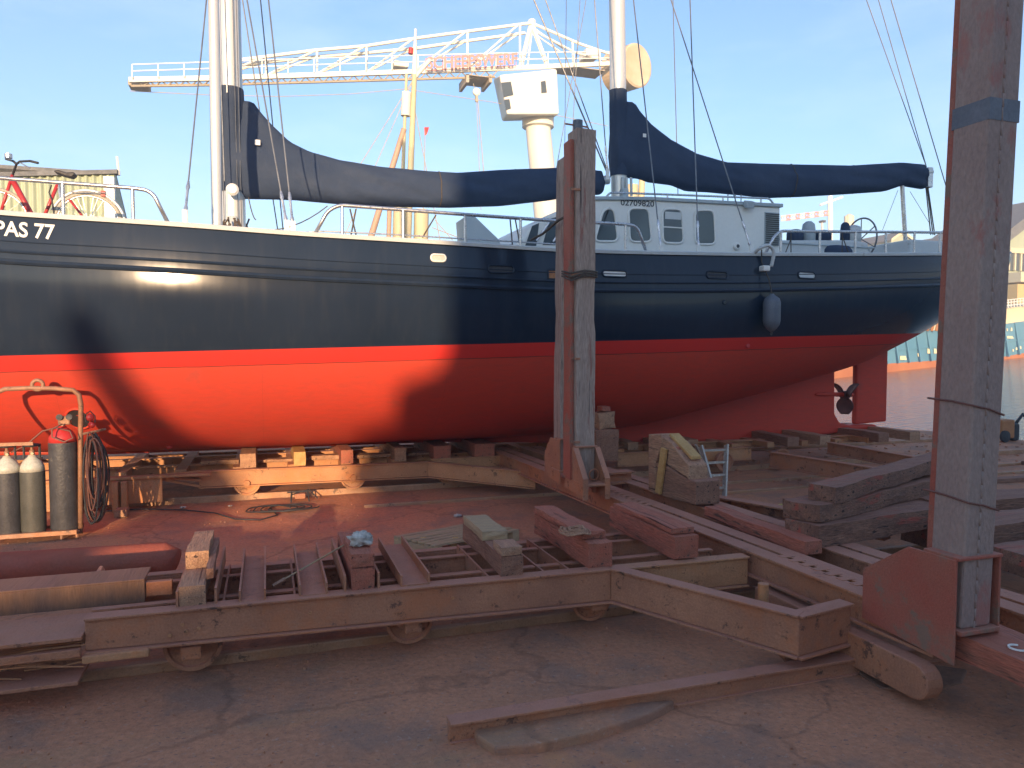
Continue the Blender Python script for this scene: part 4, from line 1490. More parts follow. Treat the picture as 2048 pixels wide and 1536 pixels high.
# house with veranda at the right edge
YH = 78
g = lambda px, py: at(px, py, Y=YH)
t = thing('waterside_house', 'yellow waterside house with dark roof and glazed veranda at the right edge', 'house', (g(2060, 600).x, YH, g(2060, 600).z))
e = g(2013, 480)
rg = g(2090, 420)
fl = g(2013, 600).z
MB().prism([(e.x, YH, fl), (rg.x * 2 - e.x, YH, fl), (rg.x * 2 - e.x, YH, e.z), (rg.x, YH, rg.z), (e.x, YH, e.z)], (0, 12, 0)).build('wall', m_shed, t)
for s_ in (-1, 1):
    d = Vector((s_ * (rg.x - e.x), 0, e.z - rg.z))
    MB().ob(rg + Vector((0, -1, .1)), d * 1.08, (0, 14, 0), (0, 0, 1.6)).build('roof', m_roof, t)
a, b = g(2013, 505), g(2100, 545)
MB().box(a.x, b.x, YH - .3, YH - .05, b.z, a.z).build('veranda_glass', m_glass, t)
mb = MB()
for px in range(2013, 2100, 12):
    q = g(px, 505)
    mb.box(q.x - .12, q.x + .12, YH - .5, YH - .3, b.z, a.z)
mb.box(a.x, b.x, YH - .6, YH - .3, a.z - .1, a.z + .6)
mb.build('veranda_posts', m_shipw, t)
a, b = g(2008, 547), g(2100, 570)
MB().box(a.x, b.x, YH - 2.5, YH, b.z, a.z).build('balcony', m_shipw, t)
a, b = g(2008, 570), g(2100, 660)
MB().box(a.x, b.x, YH - 2, YH, b.z, a.z).build('lower_wall', m_brick, t)

# blue ship
sp = thing('blue_ship', 'long blue ship with orange boot topping moored across the water', 'ship', (52, 46, wz(52, 46)))
def sh_pt(px, py, k):                            # point at view depth k
    return ORI + ray(px, py) * k


ks = lambda px: 55 + (px - 1672) / 376 * 11
pxs = list(range(1560, 2301, 20))
def ship_band(ya, yb, name, mat, out=0., thick=6):
    rws = []
    for px in pxs:
        k = ks(px)
        y0 = float(np.interp(px, ya[0], ya[1]))
        y1 = float(np.interp(px, yb[0], yb[1]))
        p0, p1 = sh_pt(px, y0, k - out), sh_pt(px, y1, k - out)
        bk = Vector((-.3, 1, 0)) * thick
        rws.append([p1, p0, p0 + bk, p1 + bk, p1])
    return MB().grid(rws).build(name, mat, sp)


wl = ([1560, 1672, 1870, 1995, 2048, 2300], [775, 762, 741, 731, 722, 690])
bt = ([1560, 1672, 1870, 1995, 2048, 2300], [746, 734, 721, 716, 706, 665])
tp = ([1560, 1783, 1870, 2000, 2048, 2300], [690, 667, 661, 650, 643, 610])
ship_band(wl, bt, 'boot_topping', m_shipr)
ship_band(bt, tp, 'hull', m_shipb)
t1 = ([1560, 1870, 2000, 2048, 2300], [662, 640, 618, 612, 590])
ship_band(tp, t1, 'bulwark', m_shipw, -.5)
mb = MB()
for px in range(1800, 2200, 6):
    k = ks(px) - .6
    y0 = float(np.interp(px, *t1))
    mb.tube([sh_pt(px, y0, k), sh_pt(px, y0 - 16, k)], .05, 4)
for o_ in (5, 11, 16):
    mb.tube([sh_pt(px, float(np.interp(px, *t1)) - o_, ks(px) - .6) for px in range(1800, 2200, 20)], .05, 4)
mb.build('deck_rail', m_white, sp)
rws = []
mb = MB()
for px in range(1700, 2100, 22):
    k = ks(px) - .05
    y0, y1 = float(np.interp(px, *tp)), float(np.interp(px, *bt))
    mb.bar(sh_pt(px, y0, k), sh_pt(px + 10, y1, k), .12, .12, (0, 1, 0))
mb.tube([sh_pt(px, (float(np.interp(px, *tp)) * .45 + float(np.interp(px, *bt)) * .55), ks(px) - .05) for px in range(1660, 2200, 20)], .07, 4)
mb.build('hull_ribs', m_shipb, sp)
mb = MB()
rnd = random.Random(3)
for (px, py, w, h) in ((1880, 690, 8, 10), (1800, 712, 14, 8), (1712, 723, 5, 10), (1695, 728, 5, 7), (1735, 720, 4, 8), (1855, 697, 6, 10), (1868, 697, 6, 10), (2012, 672, 16, 5), (2005, 657, 3, 6), (2013, 657, 3, 5), (2022, 655, 3, 7), (2025, 698, 3, 5), (2032, 695, 3, 5), (2040, 692, 3, 6), (1835, 706, 4, 7)):
    k = ks(px) - .1
    a, b = sh_pt(px, py, k), sh_pt(px + w, py + h, k)
    c1, c3 = sh_pt(px + w * .8, py + rnd.uniform(-1, 1), k), sh_pt(px + rnd.uniform(-1, 1), py + h, k)
    mb.add([a, c1, b, c3], [(0, 1, 2, 3)])
mb.build('white_markings', m_shipw, sp)
mb = MB()
for px in range(1800, 1880, 9):
    k = ks(px) - .8
    mb.tube([sh_pt(px, 662, k), sh_pt(px + 6, 640, k)], .12, 5)
mb.build('orange_davits', m_orange, sp)


# ------------------------------------------------------------ slip cradles, beams and posts
def ibeam(mb, p, q, h, w, t=.018, web=None):      # I beam between two points (top centre line)
    p, q = Vector(p), Vector(q)
    d = q - p
    side = d.cross(Vector((0, 0, 1))).normalized()
    mb.ob(p - side * w / 2 - Vector((0, 0, t)), d, side * w, (0, 0, t))
    mb.ob(p - side * w / 2 - Vector((0, 0, h)), d, side * w, (0, 0, t))
    mb.ob(p - side * t / 2 - Vector((0, 0, h - t)), d, side * t, (0, 0, h - 2 * t))


def chan(mb, p, q, h, w, open_side=1, t=.014):    # C channel, web on the side away from open_side
    p, q = Vector(p), Vector(q)
    d = q - p
    side = d.cross(Vector((0, 0, 1))).normalized() * open_side
    mb.ob(p - Vector((0, 0, t)), d, side * w, (0, 0, t))
    mb.ob(p - Vector((0, 0, h)), d, side * w, (0, 0, t))
    mb.ob(p - Vector((0, 0, h - t)), d, side * t, (0, 0, h - 2 * t))


def rail_wheel(x, y, R, parent, name='wheel', mat=m_steel, zr=.05):
    w = MB().lathe([(.02, -.05), (.06, -.05), (.06, -.03), (R * .55, -.022), (R * .82, -.035), (R * .86, -.05), (R, -.05), (R, -.025), (R * .93, -.02), (R * .9, .03), (R * .4, .02)], (x, y, zr + R * .92), (0, 1, 0), 36).build(name, mat, parent, smooth=True)
    MB().lathe([(.035, -.1), (.035, .12)], (x, y, zr + R * .92), (0, 1, 0), 14).build('axle', mat, w)
    return w


cr = thing('slip_cradle', 'long low rusty steel cradle on flanged wheels in the foreground', 'cradle', (-.9, 4.1, 0))
# near side girder (C channel with deep web facing the viewer)
Z0, Z1 = .40, .20
mb = MB()
def chw(mb, a, b, zt0, zt1, hb0, hb1, fl=.075, t=.014):
    a, b = Vector((*a, 0)), Vector((*b, 0))
    d = (b - a)
    s_ = Vector((d.y, -d.x, 0)).normalized()       # towards the viewer
    A = [a + Vector((0, 0, zt0)), b + Vector((0, 0, zt1))]
    B = [a + Vector((0, 0, zt0 - hb0)), b + Vector((0, 0, zt1 - hb1))]
    mb.add([A[0], A[1], B[1], B[0], A[0] - s_ * t, A[1] - s_ * t, B[1] - s_ * t, B[0] - s_ * t], [(0, 1, 2, 3), (7, 6, 5, 4), (0, 4, 5, 1), (3, 2, 6, 7), (0, 3, 7, 4), (1, 5, 6, 2)])
    for P, dz in ((A, .003), (B, -t - .003)):
        v = []
        for p in P:
            v += [p + s_ * .022 + Vector((0, 0, dz)), p - s_ * fl + Vector((0, 0, dz))]
        v2 = [q + Vector((0, 0, t)) for q in v]
        mb.add(v + v2, [(0, 1, 3, 2), (4, 6, 7, 5), (0, 2, 6, 4), (1, 5, 7, 3), (0, 4, 5, 1), (2, 3, 7, 6)])


chw(mb, (-.88, 4.1), (2.0, 4.1), .405, .385, .15, .185)
mb.build('near_girder', m_steel, cr, bevel=.004)
mb = MB()
chw(mb, (2.0, 4.1), (2.60, 3.12), .388, .36, .185, .20)
chw(mb, (2.60, 3.12), (3.0, 3.19), .357, .36, .20, .20)
mb.build('angled_outrigger', m_steel, cr, bevel=.004)
mb = MB()
chw(mb, (2.0, 4.12), (3.0, 4.10), .375, .375, .17, .17)
mb.build('inner_brace', m_steel2, cr, bevel=.004)
mb = MB()
chan(mb, (-.9, 5.04, .345), (3.0, 5.04, .345), .13, .07, -1)
mb.build('far_girder', m_steel, cr, bevel=.004)
for y in (4.38, 4.78):
    mb = MB()
    ibeam(mb, (-.9, y, .375), (2.9, y, .375), .12, .05, .01)
    mb.build('inner_girder', m_steel, cr)
for px in (445, 590, 700, 760, 980, 1090, 1140, 1210):
    x = at(px, 1180, Y=4.2).x
    MB().box(x - .006, x + .006, 4.12, 5.0, .28, .385).build('rib_plate', m_steel, cr)
# extended underside plate at the left end, packing timber
mb = MB()
a, b = at(165, 1300, Y=4.09), at(300, 1310, Y=4.09)
mb.box(a.x, b.x, 4.06, 4.12, .20, .243)
mb.build('end_packing', m_steel2, cr, bevel=.01)
for px, py in ((385, 1322), (823, 1272), (1190, 1232)):
    p = at(px, py, Y=4.2)
    rail_wheel(p.x, 4.30, {385: .15, 823: .14, 1190: .13}[px], cr, zr=.035)
    MB().box(p.x - .05, p.x + .05, 4.13, 4.2, .13, .20).build('axle_box', m_steel, cr, bevel=.01)
    rail_wheel(p.x, 4.98, .135, cr)
p = at(1612, 1340, Y=3.22)
rail_wheel(p.x, 3.31, .125, cr, zr=.03)
rail_wheel(2.88, 3.35, .10, cr)
# wide upturned channels between the blocks
for x0, x1 in ((478, 532), (598, 655), (800, 858)):
    a, b = at(x0, 1195, Y=4.15).x, at(x1, 1195, Y=4.15).x
    mb = MB()
    mb.box(a, b, 4.12, 5.02, .405, .418).box(a, a + .01, 4.12, 5.02, .418, .475).box(b - .01, b, 4.12, 5.02, .418, .475)
    mb.build('cross_channel', m_steel, cr)
    if x0 == 478:
        pass
for px in (355, 432, 690, 757):
    a = at(px, 1200, Y=4.15).x
    MB().box(a - .006, a + .006, 4.13, 5.0, .405, .50).build('guide_plate', m_steel, cr)
# stub pipe standing on the outrigger
a = at(1526, 1222, Y=3.45)
MB().tube([(a.x, 3.45, .3), (a.x, 3.45, .44)], .03, 14).build('stub_pipe', m_steel2, cr, smooth=True)
# bolts
for px, py in ((365, 1248), (372, 1262), (398, 1255), (340, 1270), (905, 1195), (620, 1225)):
    p = at(px, py, Y=4.098)
    MB().lathe([(.01, 0), (.01, .012)], (p.x, 4.1, p.z), (0, -1, 0), 6).build('bolt', m_steel2, cr)


# timber blocks on the near cradle: (front px left, right, front bottom py, height, back Y, mat, tiers)
BL = 'timber blocks across the near cradle'


def cblock(pl, pr, py, h, y0, y1, mat, label, tiers=(), seed=1, z=.405, skew=0, amp=.006):
    a, b = at(pl, py, Y=y0), at(pr, py, Y=y0)
    t = thing('timber_block', label, 'timber block', (a.x, y0, z), BL)
    timber('baulk', mat, (a.x, y0, z), (b.x - a.x, 0, 0), (skew, y1 - y0, 0), (0, 0, h), parent=t, seed=seed, amp=amp)
    for (fx0, fx1, fy0, fy1, th, mt) in tiers:
        w, d = b.x - a.x, y1 - y0
        timber('plank', mt, (a.x + w * fx0 + skew * fy0, y0 + d * fy0, z + h + .001), (w * (fx1 - fx0), 0, 0), (skew * (fy1 - fy0), d * (fy1 - fy0), 0), (0, 0, th), parent=t, seed=seed + 3, amp=amp)
    return t


cblock(358, 410, 1212, .115, 4.13, 4.95, m_timb, 'grey two tier timber block nearest the left end of the near cradle', [(0.05, 1, .38, 1, .10, m_timb), (1.0, 1.28, .1, .95, .06, m_timbd)], 1)
cblock(703, 750, 1185, .13, 4.13, 5.0, m_timbr, 'split red timber block under the white cloth', [(0, 1.02, .0, .6, .075, m_timbr)], 2, skew=0)
cblock(1003, 1046, 1160, .12, 4.13, 5.05, m_timbd, 'grey brown timber block beside the pallet', [(0, 1, 0, .22, .05, m_timb), (-.1, 1.15, .4, .95, .06, m_pallet)], 3)
cblock(1175, 1226, 1143, .15, 4.13, 5.1, m_timbr, 'bright red timber block with a knotted rope on top', [(-.02, .9, .08, 1.0, .045, m_timbr)], 4, amp=.009)
cblock(1350, 1398, 1130, .15, 4.13, 5.1, m_timbr, 'dull red timber block against the slotted beam', [(0.02, .95, .05, .95, .035, m_timbr)], 5)
a = at(1480, 1078, Y=4.4)
timber('timber_block', m_timbr, (3.33, 3.95, .405), (.14, 0, 0), (0, 1.2, 0), (0, 0, .085), 'low red timber block lying between the two long beams', 'timber block', BL, seed=6)
# rope and cloth on the blocks
def cloth_bundle(c, r, name, mat, label, cat, seed, sq=.8):
    mb = MB()
    rws = []
    for i in range(21):
        th = math.pi * i / 20
        row = []
        for k in range(29):
            ph = 2 * math.pi * k / 28
            d = Vector((math.sin(th) * math.cos(ph), math.sin(th) * math.sin(ph), math.cos(th)))
            q = r * (1 + .45 * noise.noise(d * 2.3 + Vector((seed, 0, 0))) + .25 * noise.noise(d * 6 + Vector((0, seed, 0))))
            row.append((c[0] + d.x * q * 1.1, c[1] + d.y * q, c[2] + max(d.z * q * sq, -r * .4)))
        rws.append(row)
    mb.grid(rws)
    o = mb.build(name, mat, loc=c, smooth='all')
    weld(o)
    return tag(o, label, cat)


p = at(721, 1080, Z=.645)
cloth_bundle((p.x, p.y, .645), .06, 'cloth_rag', m_cloth, 'crumpled white rag on the red timber block', 'rag', 4.0)
p0, p1 = at(545, 1172, Z=.42), at(706, 1080, Y=4.58)
hn = thing('broom_handle', 'thin wooden pole leaning across the cradle onto the rag', 'pole', tuple(p0))
MB().tube([p0 + (p1 - p0) * .12, p1], .0055, 8).build('stick', m_pallet, hn)
MB().tube([p0, p0 + (p1 - p0) * .14], [.009, .011], 8).build('ferrule', m_frame, hn)
p = at(1150, 1057, Z=.63)
mb = MB()
rnd = random.Random(5)
for k in range(9):
    r = .035 + .005 * k
    c_ = Vector((p.x + rnd.uniform(-.02, .02), p.y + rnd.uniform(-.02, .02), .61 + rnd.uniform(0, .02)))
    mb.tube([c_ + Vector((r * math.cos(a) * 1.2, r * math.sin(a), .008 * math.sin(3 * a))) for a in np.linspace(0, 6.28, 18)], .006, 5)
tag(mb.build('rope_knot', m_timb, loc=tuple(p)), 'small frayed rope coil on the bright red timber block', 'rope')


# long slotted double beams running across under the boat
def long_beam(xn, xf, yn, yf, w, zt, h, label, slots=()):
    t = thing('slotted_beam', label, 'beam', (xn, yn, 0), 'long steel beams across the slipway')
    gap = .035
    hw = (w - gap) / 2
    pn, pf = Vector((xn, yn, zt)), Vector((xf, yf, zt))
    d = pf - pn
    for s_, x0 in ((0, 0), (1, hw + gap)):
        mb = MB()
        o = pn + Vector((x0, 0, 0))
        mb.ob(o - Vector((0, 0, .016)), d, (hw, 0, 0), (0, 0, .016))
        mb.ob(o - Vector((0, 0, h)), d, (hw, 0, 0), (0, 0, .016))
        wx = .03 if s_ == 0 else hw - .045
        mb.ob(o + Vector((wx, 0, -h + .016)), d, (.015, 0, 0), (0, 0, h - .032))
        mb.build('girder', m_steel, t, bevel=.003)
    for (y0, y1, step) in slots:
        mb = MB()
        k = (y0 - yn) / (yf - yn)
        y = y0
        mb2 = MB()
        while y < y1:
            k = (y - yn) / (yf - yn)
            c = pn + d * k
            mb.ob(c + Vector((hw - .03, 0, -.002)), (gap + .06, 0, 0), (0, step * .55, 0), (0, 0, .005))
            y += step
        mb.build('tie_plates', m_steel, t)
    return t


A_ = long_beam(3.06, 2.80, 2.72, 9.7, .29, .42, .17, 'long slotted rusty beam between the middle and right posts', [(3.1, 4.0, .10), (5.6, 6.4, .10)])
B_ = long_beam(3.62, 3.28, 2.2, 9.6, .30, .42, .17, 'second long rusty beam carrying the timber wedge stack')
# lower rounded channel under the right post
mb = MB()
P = []
for k in range(9):
    a = -math.pi / 2 + math.pi * k / 8
    P.append((2.98, 2.76 - .09 * math.cos(a), .13 + .09 * math.sin(a)))
P += [(2.98, 4.0, .22), (2.98, 4.0, .04)]
mb.prism(P, (.10, 0, 0))
mb.build('end_shoe', m_steel, A_, bevel=.008)
# timber baulk and beam stubs at the lower right, beyond the post
tp_ = timber('red_baulk', m_timbr, (3.12, 1.9, .27), (.32, 0, 0), (0, .78, 0), (0, 0, .12), 'red topped timber baulk running out of the frame below the right post', 'timber', seed=9)
p = at(2035, 1296, Z=.395)
mb = MB()
mb.tube([(p.x + .035 * math.cos(a), p.y + .035 * math.sin(a), .397) for a in np.linspace(.6, 5.6, 14)], .005, 4)
mb.build('chalk_mark', m_white, tp_)


def gusset_post(label, foot, top, wx, wy, mats, ghx, ghy, ghz, cap=None, name='slip_post', go=.012, steel=False, slope=1, zl_=(.14, .10)):
    """box post from foot to top (centre points), gusset shoes with flanged edges on both sides"""
    f, t_ = Vector(foot), Vector(top)
    T = thing(name, label, 'post', tuple(f))
    d = t_ - f
    if steel:
        # welded box section: two channels with a recessed seam, sub-plates
        mb = MB()
        mb.ob(f + Vector((-wx / 2, -wy / 2, 0)), (wx, 0, 0), (0, wy * .80, 0), d)
        mb.build('shaft', mats[0], T, bevel=.012)
        mb = MB()
        mb.ob(f + Vector((-wx / 2 + .02, wy * .3 + .004, 0)), (wx - .04, 0, 0), (0, wy * .2 - .004, 0), d * .985)
        mb.build('rear_channel', mats[1], T, bevel=.008)
    else:
        timber('shaft', mats[0], f + Vector((-wx / 2, -wy / 2, 0)), (wx, 0, 0), (0, wy, 0), d, parent=T, amp=.006, cell=.09, seed=int(f.x * 10 + f.y * 7))
    # gusset plates on the left (x-) and right (x+) faces, flanged along their open edge
    for s_ in (-1, 1):
        x = f.x + s_ * (wx / 2 + go) - .006
        if slope > 0: q = [(-ghy[0], -zl_[0]), (ghy[1], -zl_[1]), (ghy[1], ghz * .42), (wy / 2 + .03, ghz), (-ghy[0], ghz)]
        else: q = [(-ghy[1], -zl_[0]), (ghy[0], -zl_[1]), (ghy[0], ghz), (-wy / 2 - .02, ghz), (-ghy[1], ghz * .15)]
        MB().prism([(x, f.y + y_, f.z + z_) for y_, z_ in q], (.012, 0, 0)).build('gusset', mats[2], T, bevel=.003)
        if slope < 0:
            a_, b_, c2_ = [(x + .006 + s_ * .0, f.y + y_ - .004, f.z + z_) for y_, z_ in (q[0], q[4], q[3])]
            MB().bar(b_, c2_, .05, .01, (0, -1, .3)).build('edge_flange', mats[2], T)
            MB().bar(a_, b_, .05, .01, (0, -1, 0)).build('edge_flange', mats[2], T)
    y = f.y - (ghy[0] if slope > 0 else wy / 2 + .02)
    MB().box(f.x - wx / 2 - go - .002, f.x + wx / 2 + go + .002, y - .012, y + wy * .8, f.z + ghz - .002, f.z + ghz + .014).build('shoe_top', mats[2], T, bevel=.004)
    if slope > 0: MB().box(f.x - wx / 2 - .03, f.x + wx / 2 + .03, y - .02, y + .2, f.z - .022, f.z).build('shoe_foot', mats[2], T, bevel=.004)
    else: MB().box(f.x - wx / 2 - .02, f.x + wx / 2 + .02, f.y - ghy[1] - .01, f.y, f.z - .02, f.z).build('shoe_foot', mats[2], T, bevel=.004)
    return T


# right hand steel post
fpt = Vector((3.185, 2.715, .43))
tc_ = Vector((3.178, 2.60, 3.40)) + Vector((.088, .10, 0))
topR = fpt + (tc_ - fpt) * 1.15
RP = gusset_post('tall grey and red steel box post at the right', fpt, topR, .185, .235, (m_post, m_redsteel, m_redsteel), .1, (.125, .44), .335, steel=True, go=.045, zl_=(.165, .13))
# rope turns round the right post
for yy, dz in ((815, 0), (995, 0)):
    k = (at(1930, yy, Y=2.8).z - fpt.z) / (topR.z - fpt.z)
    c_ = fpt + (topR - fpt) * k
    for j in range(2 if yy > 900 else 1):
        zz = j * .02
        pts = [c_ + Vector((-.098, .125, .05 - zz)), c_ + Vector((-.098, 0, .045 - zz)), c_ + Vector((-.097, -.123, .03 - zz * 2)), c_ + Vector((0, -.124, .012)), c_ + Vector((.097, -.123, -.02 + zz)), c_ + Vector((.098, .125, .02))]
        mb = MB().tube(pts, .005, 6, closed=True)
        tag(mb.build('post_lashing', m_hose, loc=tuple(c_)), 'thin rope wound round the right post at ' + ('keel height' if yy < 900 else 'knee height'), 'rope', 'ropes tied round the right post') if j == 0 else None
p = at(1982, 1008, Y=2.72)
# a dark painted band near the top and scrap patches on the right post
k = (at(1950, 235, Y=2.7).z - fpt.z) / (topR.z - fpt.z)
c_ = fpt + (topR - fpt) * k
MB().ob(c_ + Vector((-.0945, -.1195, -.045)), (.189, 0, 0), (0, .196, 0), (topR - fpt).normalized() * .10).build('dark_band', m_fend, RP)
mb = MB()
for i in range(60):
    z = fpt.z + i * .065
    k = (z - fpt.z) / (topR.z - fpt.z)
    c_ = fpt + (topR - fpt) * k
    mb.lathe([(.006 + .002 * noise.noise(Vector((i, 0, 0))), -.034), (.006, .034)], c_ + Vector((-.012 + .003 * noise.noise(Vector((i * .7, 1, 0))), -.117, 0)), (0, 0, 1), 6)
mb.build('weld_seam', m_post, RP, smooth='all')

# middle posts
def mid_post(label, pxl, pxr, pyb, pxt0, pxt1, pyt, Y, mat1, two=False, seed=0):
    a0, a1 = at(pxl, pyb, Y=Y), at(pxr, pyb, Y=Y)
    b0, b1 = at(pxt0, pyt, Y=Y), at(pxt1, pyt, Y=Y)
    zf = .56
    f = (a0 + a1) / 2
    t_ = (b0 + b1) / 2
    d = (t_ - f) / (t_.z - f.z)
    foot = f + d * (zf - f.z)
    return foot, t_, (a1 - a0).x


foot1, top1_, w1 = mid_post('', 1140, 1184, 895, 1146, 1180, 262, 6.3, None)
MP1 = gusset_post('tall weathered timber post in the middle with ropes tied round it', foot1, top1_, .19, .2, (m_ptimb, m_post, m_steel), .1, (.12, .34), .30, slope=-1)
timber('side_facing', m_redsteel, foot1 + Vector((-.135, -.06, 0)), (.035, 0, 0), (0, .16, 0), (top1_ - foot1) * .97, parent=MP1, amp=.003, cell=.1, seed=3)
p = at(1160, 246, Y=6.25)
MB().tube([(p.x, 6.3, top1_.z - .1), (p.x, 6.3, top1_.z + .09)], .045, 12).build('top_peg', m_fend, MP1)
MB().tube([(p.x - .12, 6.3, top1_.z + .05), (p.x + .1, 6.3, top1_.z + .04)], .008, 6).build('top_spike', m_steel, MP1)
mb = MB()
for k in range(16):
    z = .9 + k * .19
    c_ = foot1 + (top1_ - foot1) * ((z - foot1.z) / (top1_.z - foot1.z))
    if k % 4 == 0: MB().box(c_.x - .14, c_.x - .06, c_.y - .115, c_.y - .1, z, z + .02).build('cleat', m_steel, MP1)
foot2, top2_, w2 = mid_post('', 1112, 1150, 890, 1128, 1150, 318, 6.9, None)
MP2 = gusset_post('second middle post of bolted grey planks just behind the first', foot2, top2_, .2, .18, (m_ptimb, m_post, m_steel), .1, (.14, .28), .30)
timber('front_plank', m_timb, foot2 + Vector((.0, -.14, 0)), (.09, 0, 0), (0, .045, 0), (top2_ - foot2) * 1.06 + Vector((.05, 0, 0)), parent=MP2, amp=.003, cell=.1, seed=8)
for nm, yy in (('mid', 548), ('low', 790)):
    k = (at(1160, yy, Y=6.2).z - foot1.z) / (top1_.z - foot1.z)
    c_ = foot1 + (top1_ - foot1) * k
    if nm == 'mid':
        mb = MB()
        for j in range(3):
            zz = (j - 1) * .022
            mb.tube([c_ + Vector(v) for v in ((-.15, .1, zz + .02), (-.15, -.12, zz * 1.5 - .03), (-.02, -.125, zz + .01), (.105, -.12, zz), (.11, .1, zz))], .009, 6)
        tag(mb.build('post_lashing', m_rope, loc=tuple(c_)), 'dark rope wound three times round the middle timber post', 'rope')
a, b = at(1180, 425, Y=6.15), at(1092, 470, Y=7.3)
k2 = at(1125, 432, Y=6.75)
mb = MB().tube([at(1184, 418, Y=6.45), at(1150, 424, Y=6.4), at(1118, 440, Y=6.75), at(1085, 468, Y=7.2), at(1062, 480, Y=7.6)], .014, 6)
tag(mb.build('mooring_rope', m_rope, loc=tuple(k2)), 'dark rope running from the middle posts up to the yacht rail', 'rope')
# rod with ring standing in the middle post shoe
p = at(1186, 962, Y=6.12)
mb = MB().tube([(p.x, 6.1, .46), (p.x, 6.1, .56)], .022, 12)
mb.tube([(p.x + .045 * math.cos(a), 6.1, .62 + .05 * math.sin(a)) for a in np.linspace(0, 6.28, 16)], .007, 5)
mb.build('lock_pin', m_steel, MP1)

# tall bilge block behind the middle post
tb_ = thing('bilge_block', 'stacked dark timber prop with a red wedge standing behind the middle post', 'timber prop', (3.9, 8.1, .42))
a, b = at(1185, 920, Y=8.1), at(1231, 920, Y=8.1)
timber('lower_block', m_timbd, (a.x, 8.0, .42), (b.x - a.x, 0, 0), (0, .3, 0), (0, 0, .38), parent=tb_, seed=2, amp=.012)
timber('upper_block', m_timb, (a.x + .05, 8.02, .803), (b.x - a.x - .08, 0, 0), (0, .24, 0), (-.01, 0, .21), parent=tb_, seed=5, amp=.016)
timber('wedge', m_timbr, (a.x + .10, 8.05, 1.02), (.12, 0, 0), (0, .15, 0), (0, 0, .055), parent=tb_, seed=6, amp=.005)

# timber wedge stack on beam B
XW = 3.40
def wp(px, py): return at(px, py, X=XW)
ws = thing('wedge_stack', 'stack of heavy sawn timbers with two fresh yellow boards', 'timber stack', tuple(wp(1340, 985)))
LS = [wp(1297, 985), wp(1391, 1011), wp(1391, 965), wp(1376, 962), wp(1376, 932), wp(1330, 876), wp(1297, 870)]
def xprism(pts, dx, name, mat, parent, x=XW, bev=.012):
    mb = MB().prism([(x, p.y, p.z) for p in pts], (dx, 0, 0))
    o = mb.build(name, mat, parent, bevel=bev)
    return o


def xsub(pts, dx, name, mat, x=XW): return xprism([wp(*p) for p in pts], dx, name, mat, ws, x)


xsub([(1312, 990), (1391, 1011), (1391, 963), (1372, 957), (1330, 930), (1312, 925)], .24, 'base_baulk', m_timbd)
xsub([(1330, 927), (1372, 955), (1377, 962), (1376, 931), (1340, 884), (1322, 872), (1316, 905)], .19, 'upper_baulk', m_timb, XW + .004)
xsub([(1297, 984), (1311, 989), (1311, 925), (1326, 885), (1322, 868), (1297, 868)], .20, 'back_baulk', m_timb, XW - .004)
a, b = wp(1329, 872), wp(1372, 919)
MB().ob(Vector((XW + .05, a.y, a.z - .005)), b - a, (.10, 0, 0), (0, 0, .028)).build('yellow_board', m_ytimb, ws, bevel=.004)
a, b = wp(1318, 984), wp(1330, 895)
MB().ob(Vector((XW - .034, a.y + .02, a.z)), b - a, (.028, 0, 0), (0, -.085, -.01)).build('yellow_board', m_ytimb, ws, bevel=.004)
MB().ob(Vector((XW + .02, wp(1345, 900).y, wp(1345, 900).z + .01)), (wp(1352, 908) - wp(1345, 900)), (.15, 0, 0), (0, 0, .03)).build('red_paint_smear', m_timbr, ws)

# small ladder leaning
ld = thing('ladder', 'paint splashed aluminium ladder leaning beside the wedge stack', 'ladder', tuple(at(1475, 1022, Z=0)))
lt, lb_ = at(1402, 892, Y=7.55), at(1438, 1010, Z=0)
rt_, rb = at(1453, 890, Y=7.55), at(1480, 1020, Z=0)
rb = Vector((rb.x, lb_.y, 0))
for a, b in ((lt, lb_ + Vector((-.02, 0, 0))), (rt_, rb)):
    MB().bar(b, a, .022, .06, (0, 1, 0)).build('side_rail', m_lad, ld)
for k in range(5):
    t = .06 + k * .215
    a, b = lb_.lerp(lt, t), rb.lerp(rt_, t)
    MB().bar(a, b, .03, .025).build('rung', m_lad, ld)
lt2 = lt + Vector((-.05, .35, 0))
MB().bar(at(1392, 890, Y=7.7), at(1422, 960, Y=7.9), .022, .04, (0, 1, 0)).build('rear_leg', m_lad, ld)

# cradle 2 carrying the yacht
c2r = thing('yacht_cradle', 'rusty steel cradle on rail wheels carrying the yacht', 'cradle', (-.7, 9.1, 0))
mb = MB()
chw(mb, (-.76, 9.1), (1.9, 9.1), .35, .33, .165, .165)
mb.build('near_girder', m_steel2, c2r, bevel=.004)
mb = MB()
e_ = at(1062, 958, Y=8.3)
chw(mb, (1.9, 9.1), (3.03, 8.27), .33, .27, .165, .17)
mb.build('angled_outrigger', m_steel2, c2r, bevel=.004)
mb = MB()
mb = MB()
chw(mb, (1.95, 9.14), (3.0, 9.14), .36, .36, .12, .12)
mb.build('brace', m_steel2, c2r)
mb = MB()
chan(mb, (-6, 10.9, .35), (9.5, 10.9, .35), .16, .07, 1)
mb.build('far_girder', m_steel2, c2r)
for y in (9.6, 10.3):
    mb = MB()
    ibeam(mb, (-6, y, .38), (9.5, y, .38), .12, .12)
    mb.build('long_girder', m_steel2, c2r)
for px in (495, 703, 890):
    p = at(px, 980, Z=.05)
    x = at(px, 980, Y=9.3).x
    rail_wheel(x, 9.16, .15, c2r, mat=m_steel2, zr=.065)
for x in np.arange(-3.5, 9, .62):
    MB().box(x, x + .12, 9.2, 10.9, .30, .378).build('cross_member', m_steel2, c2r)
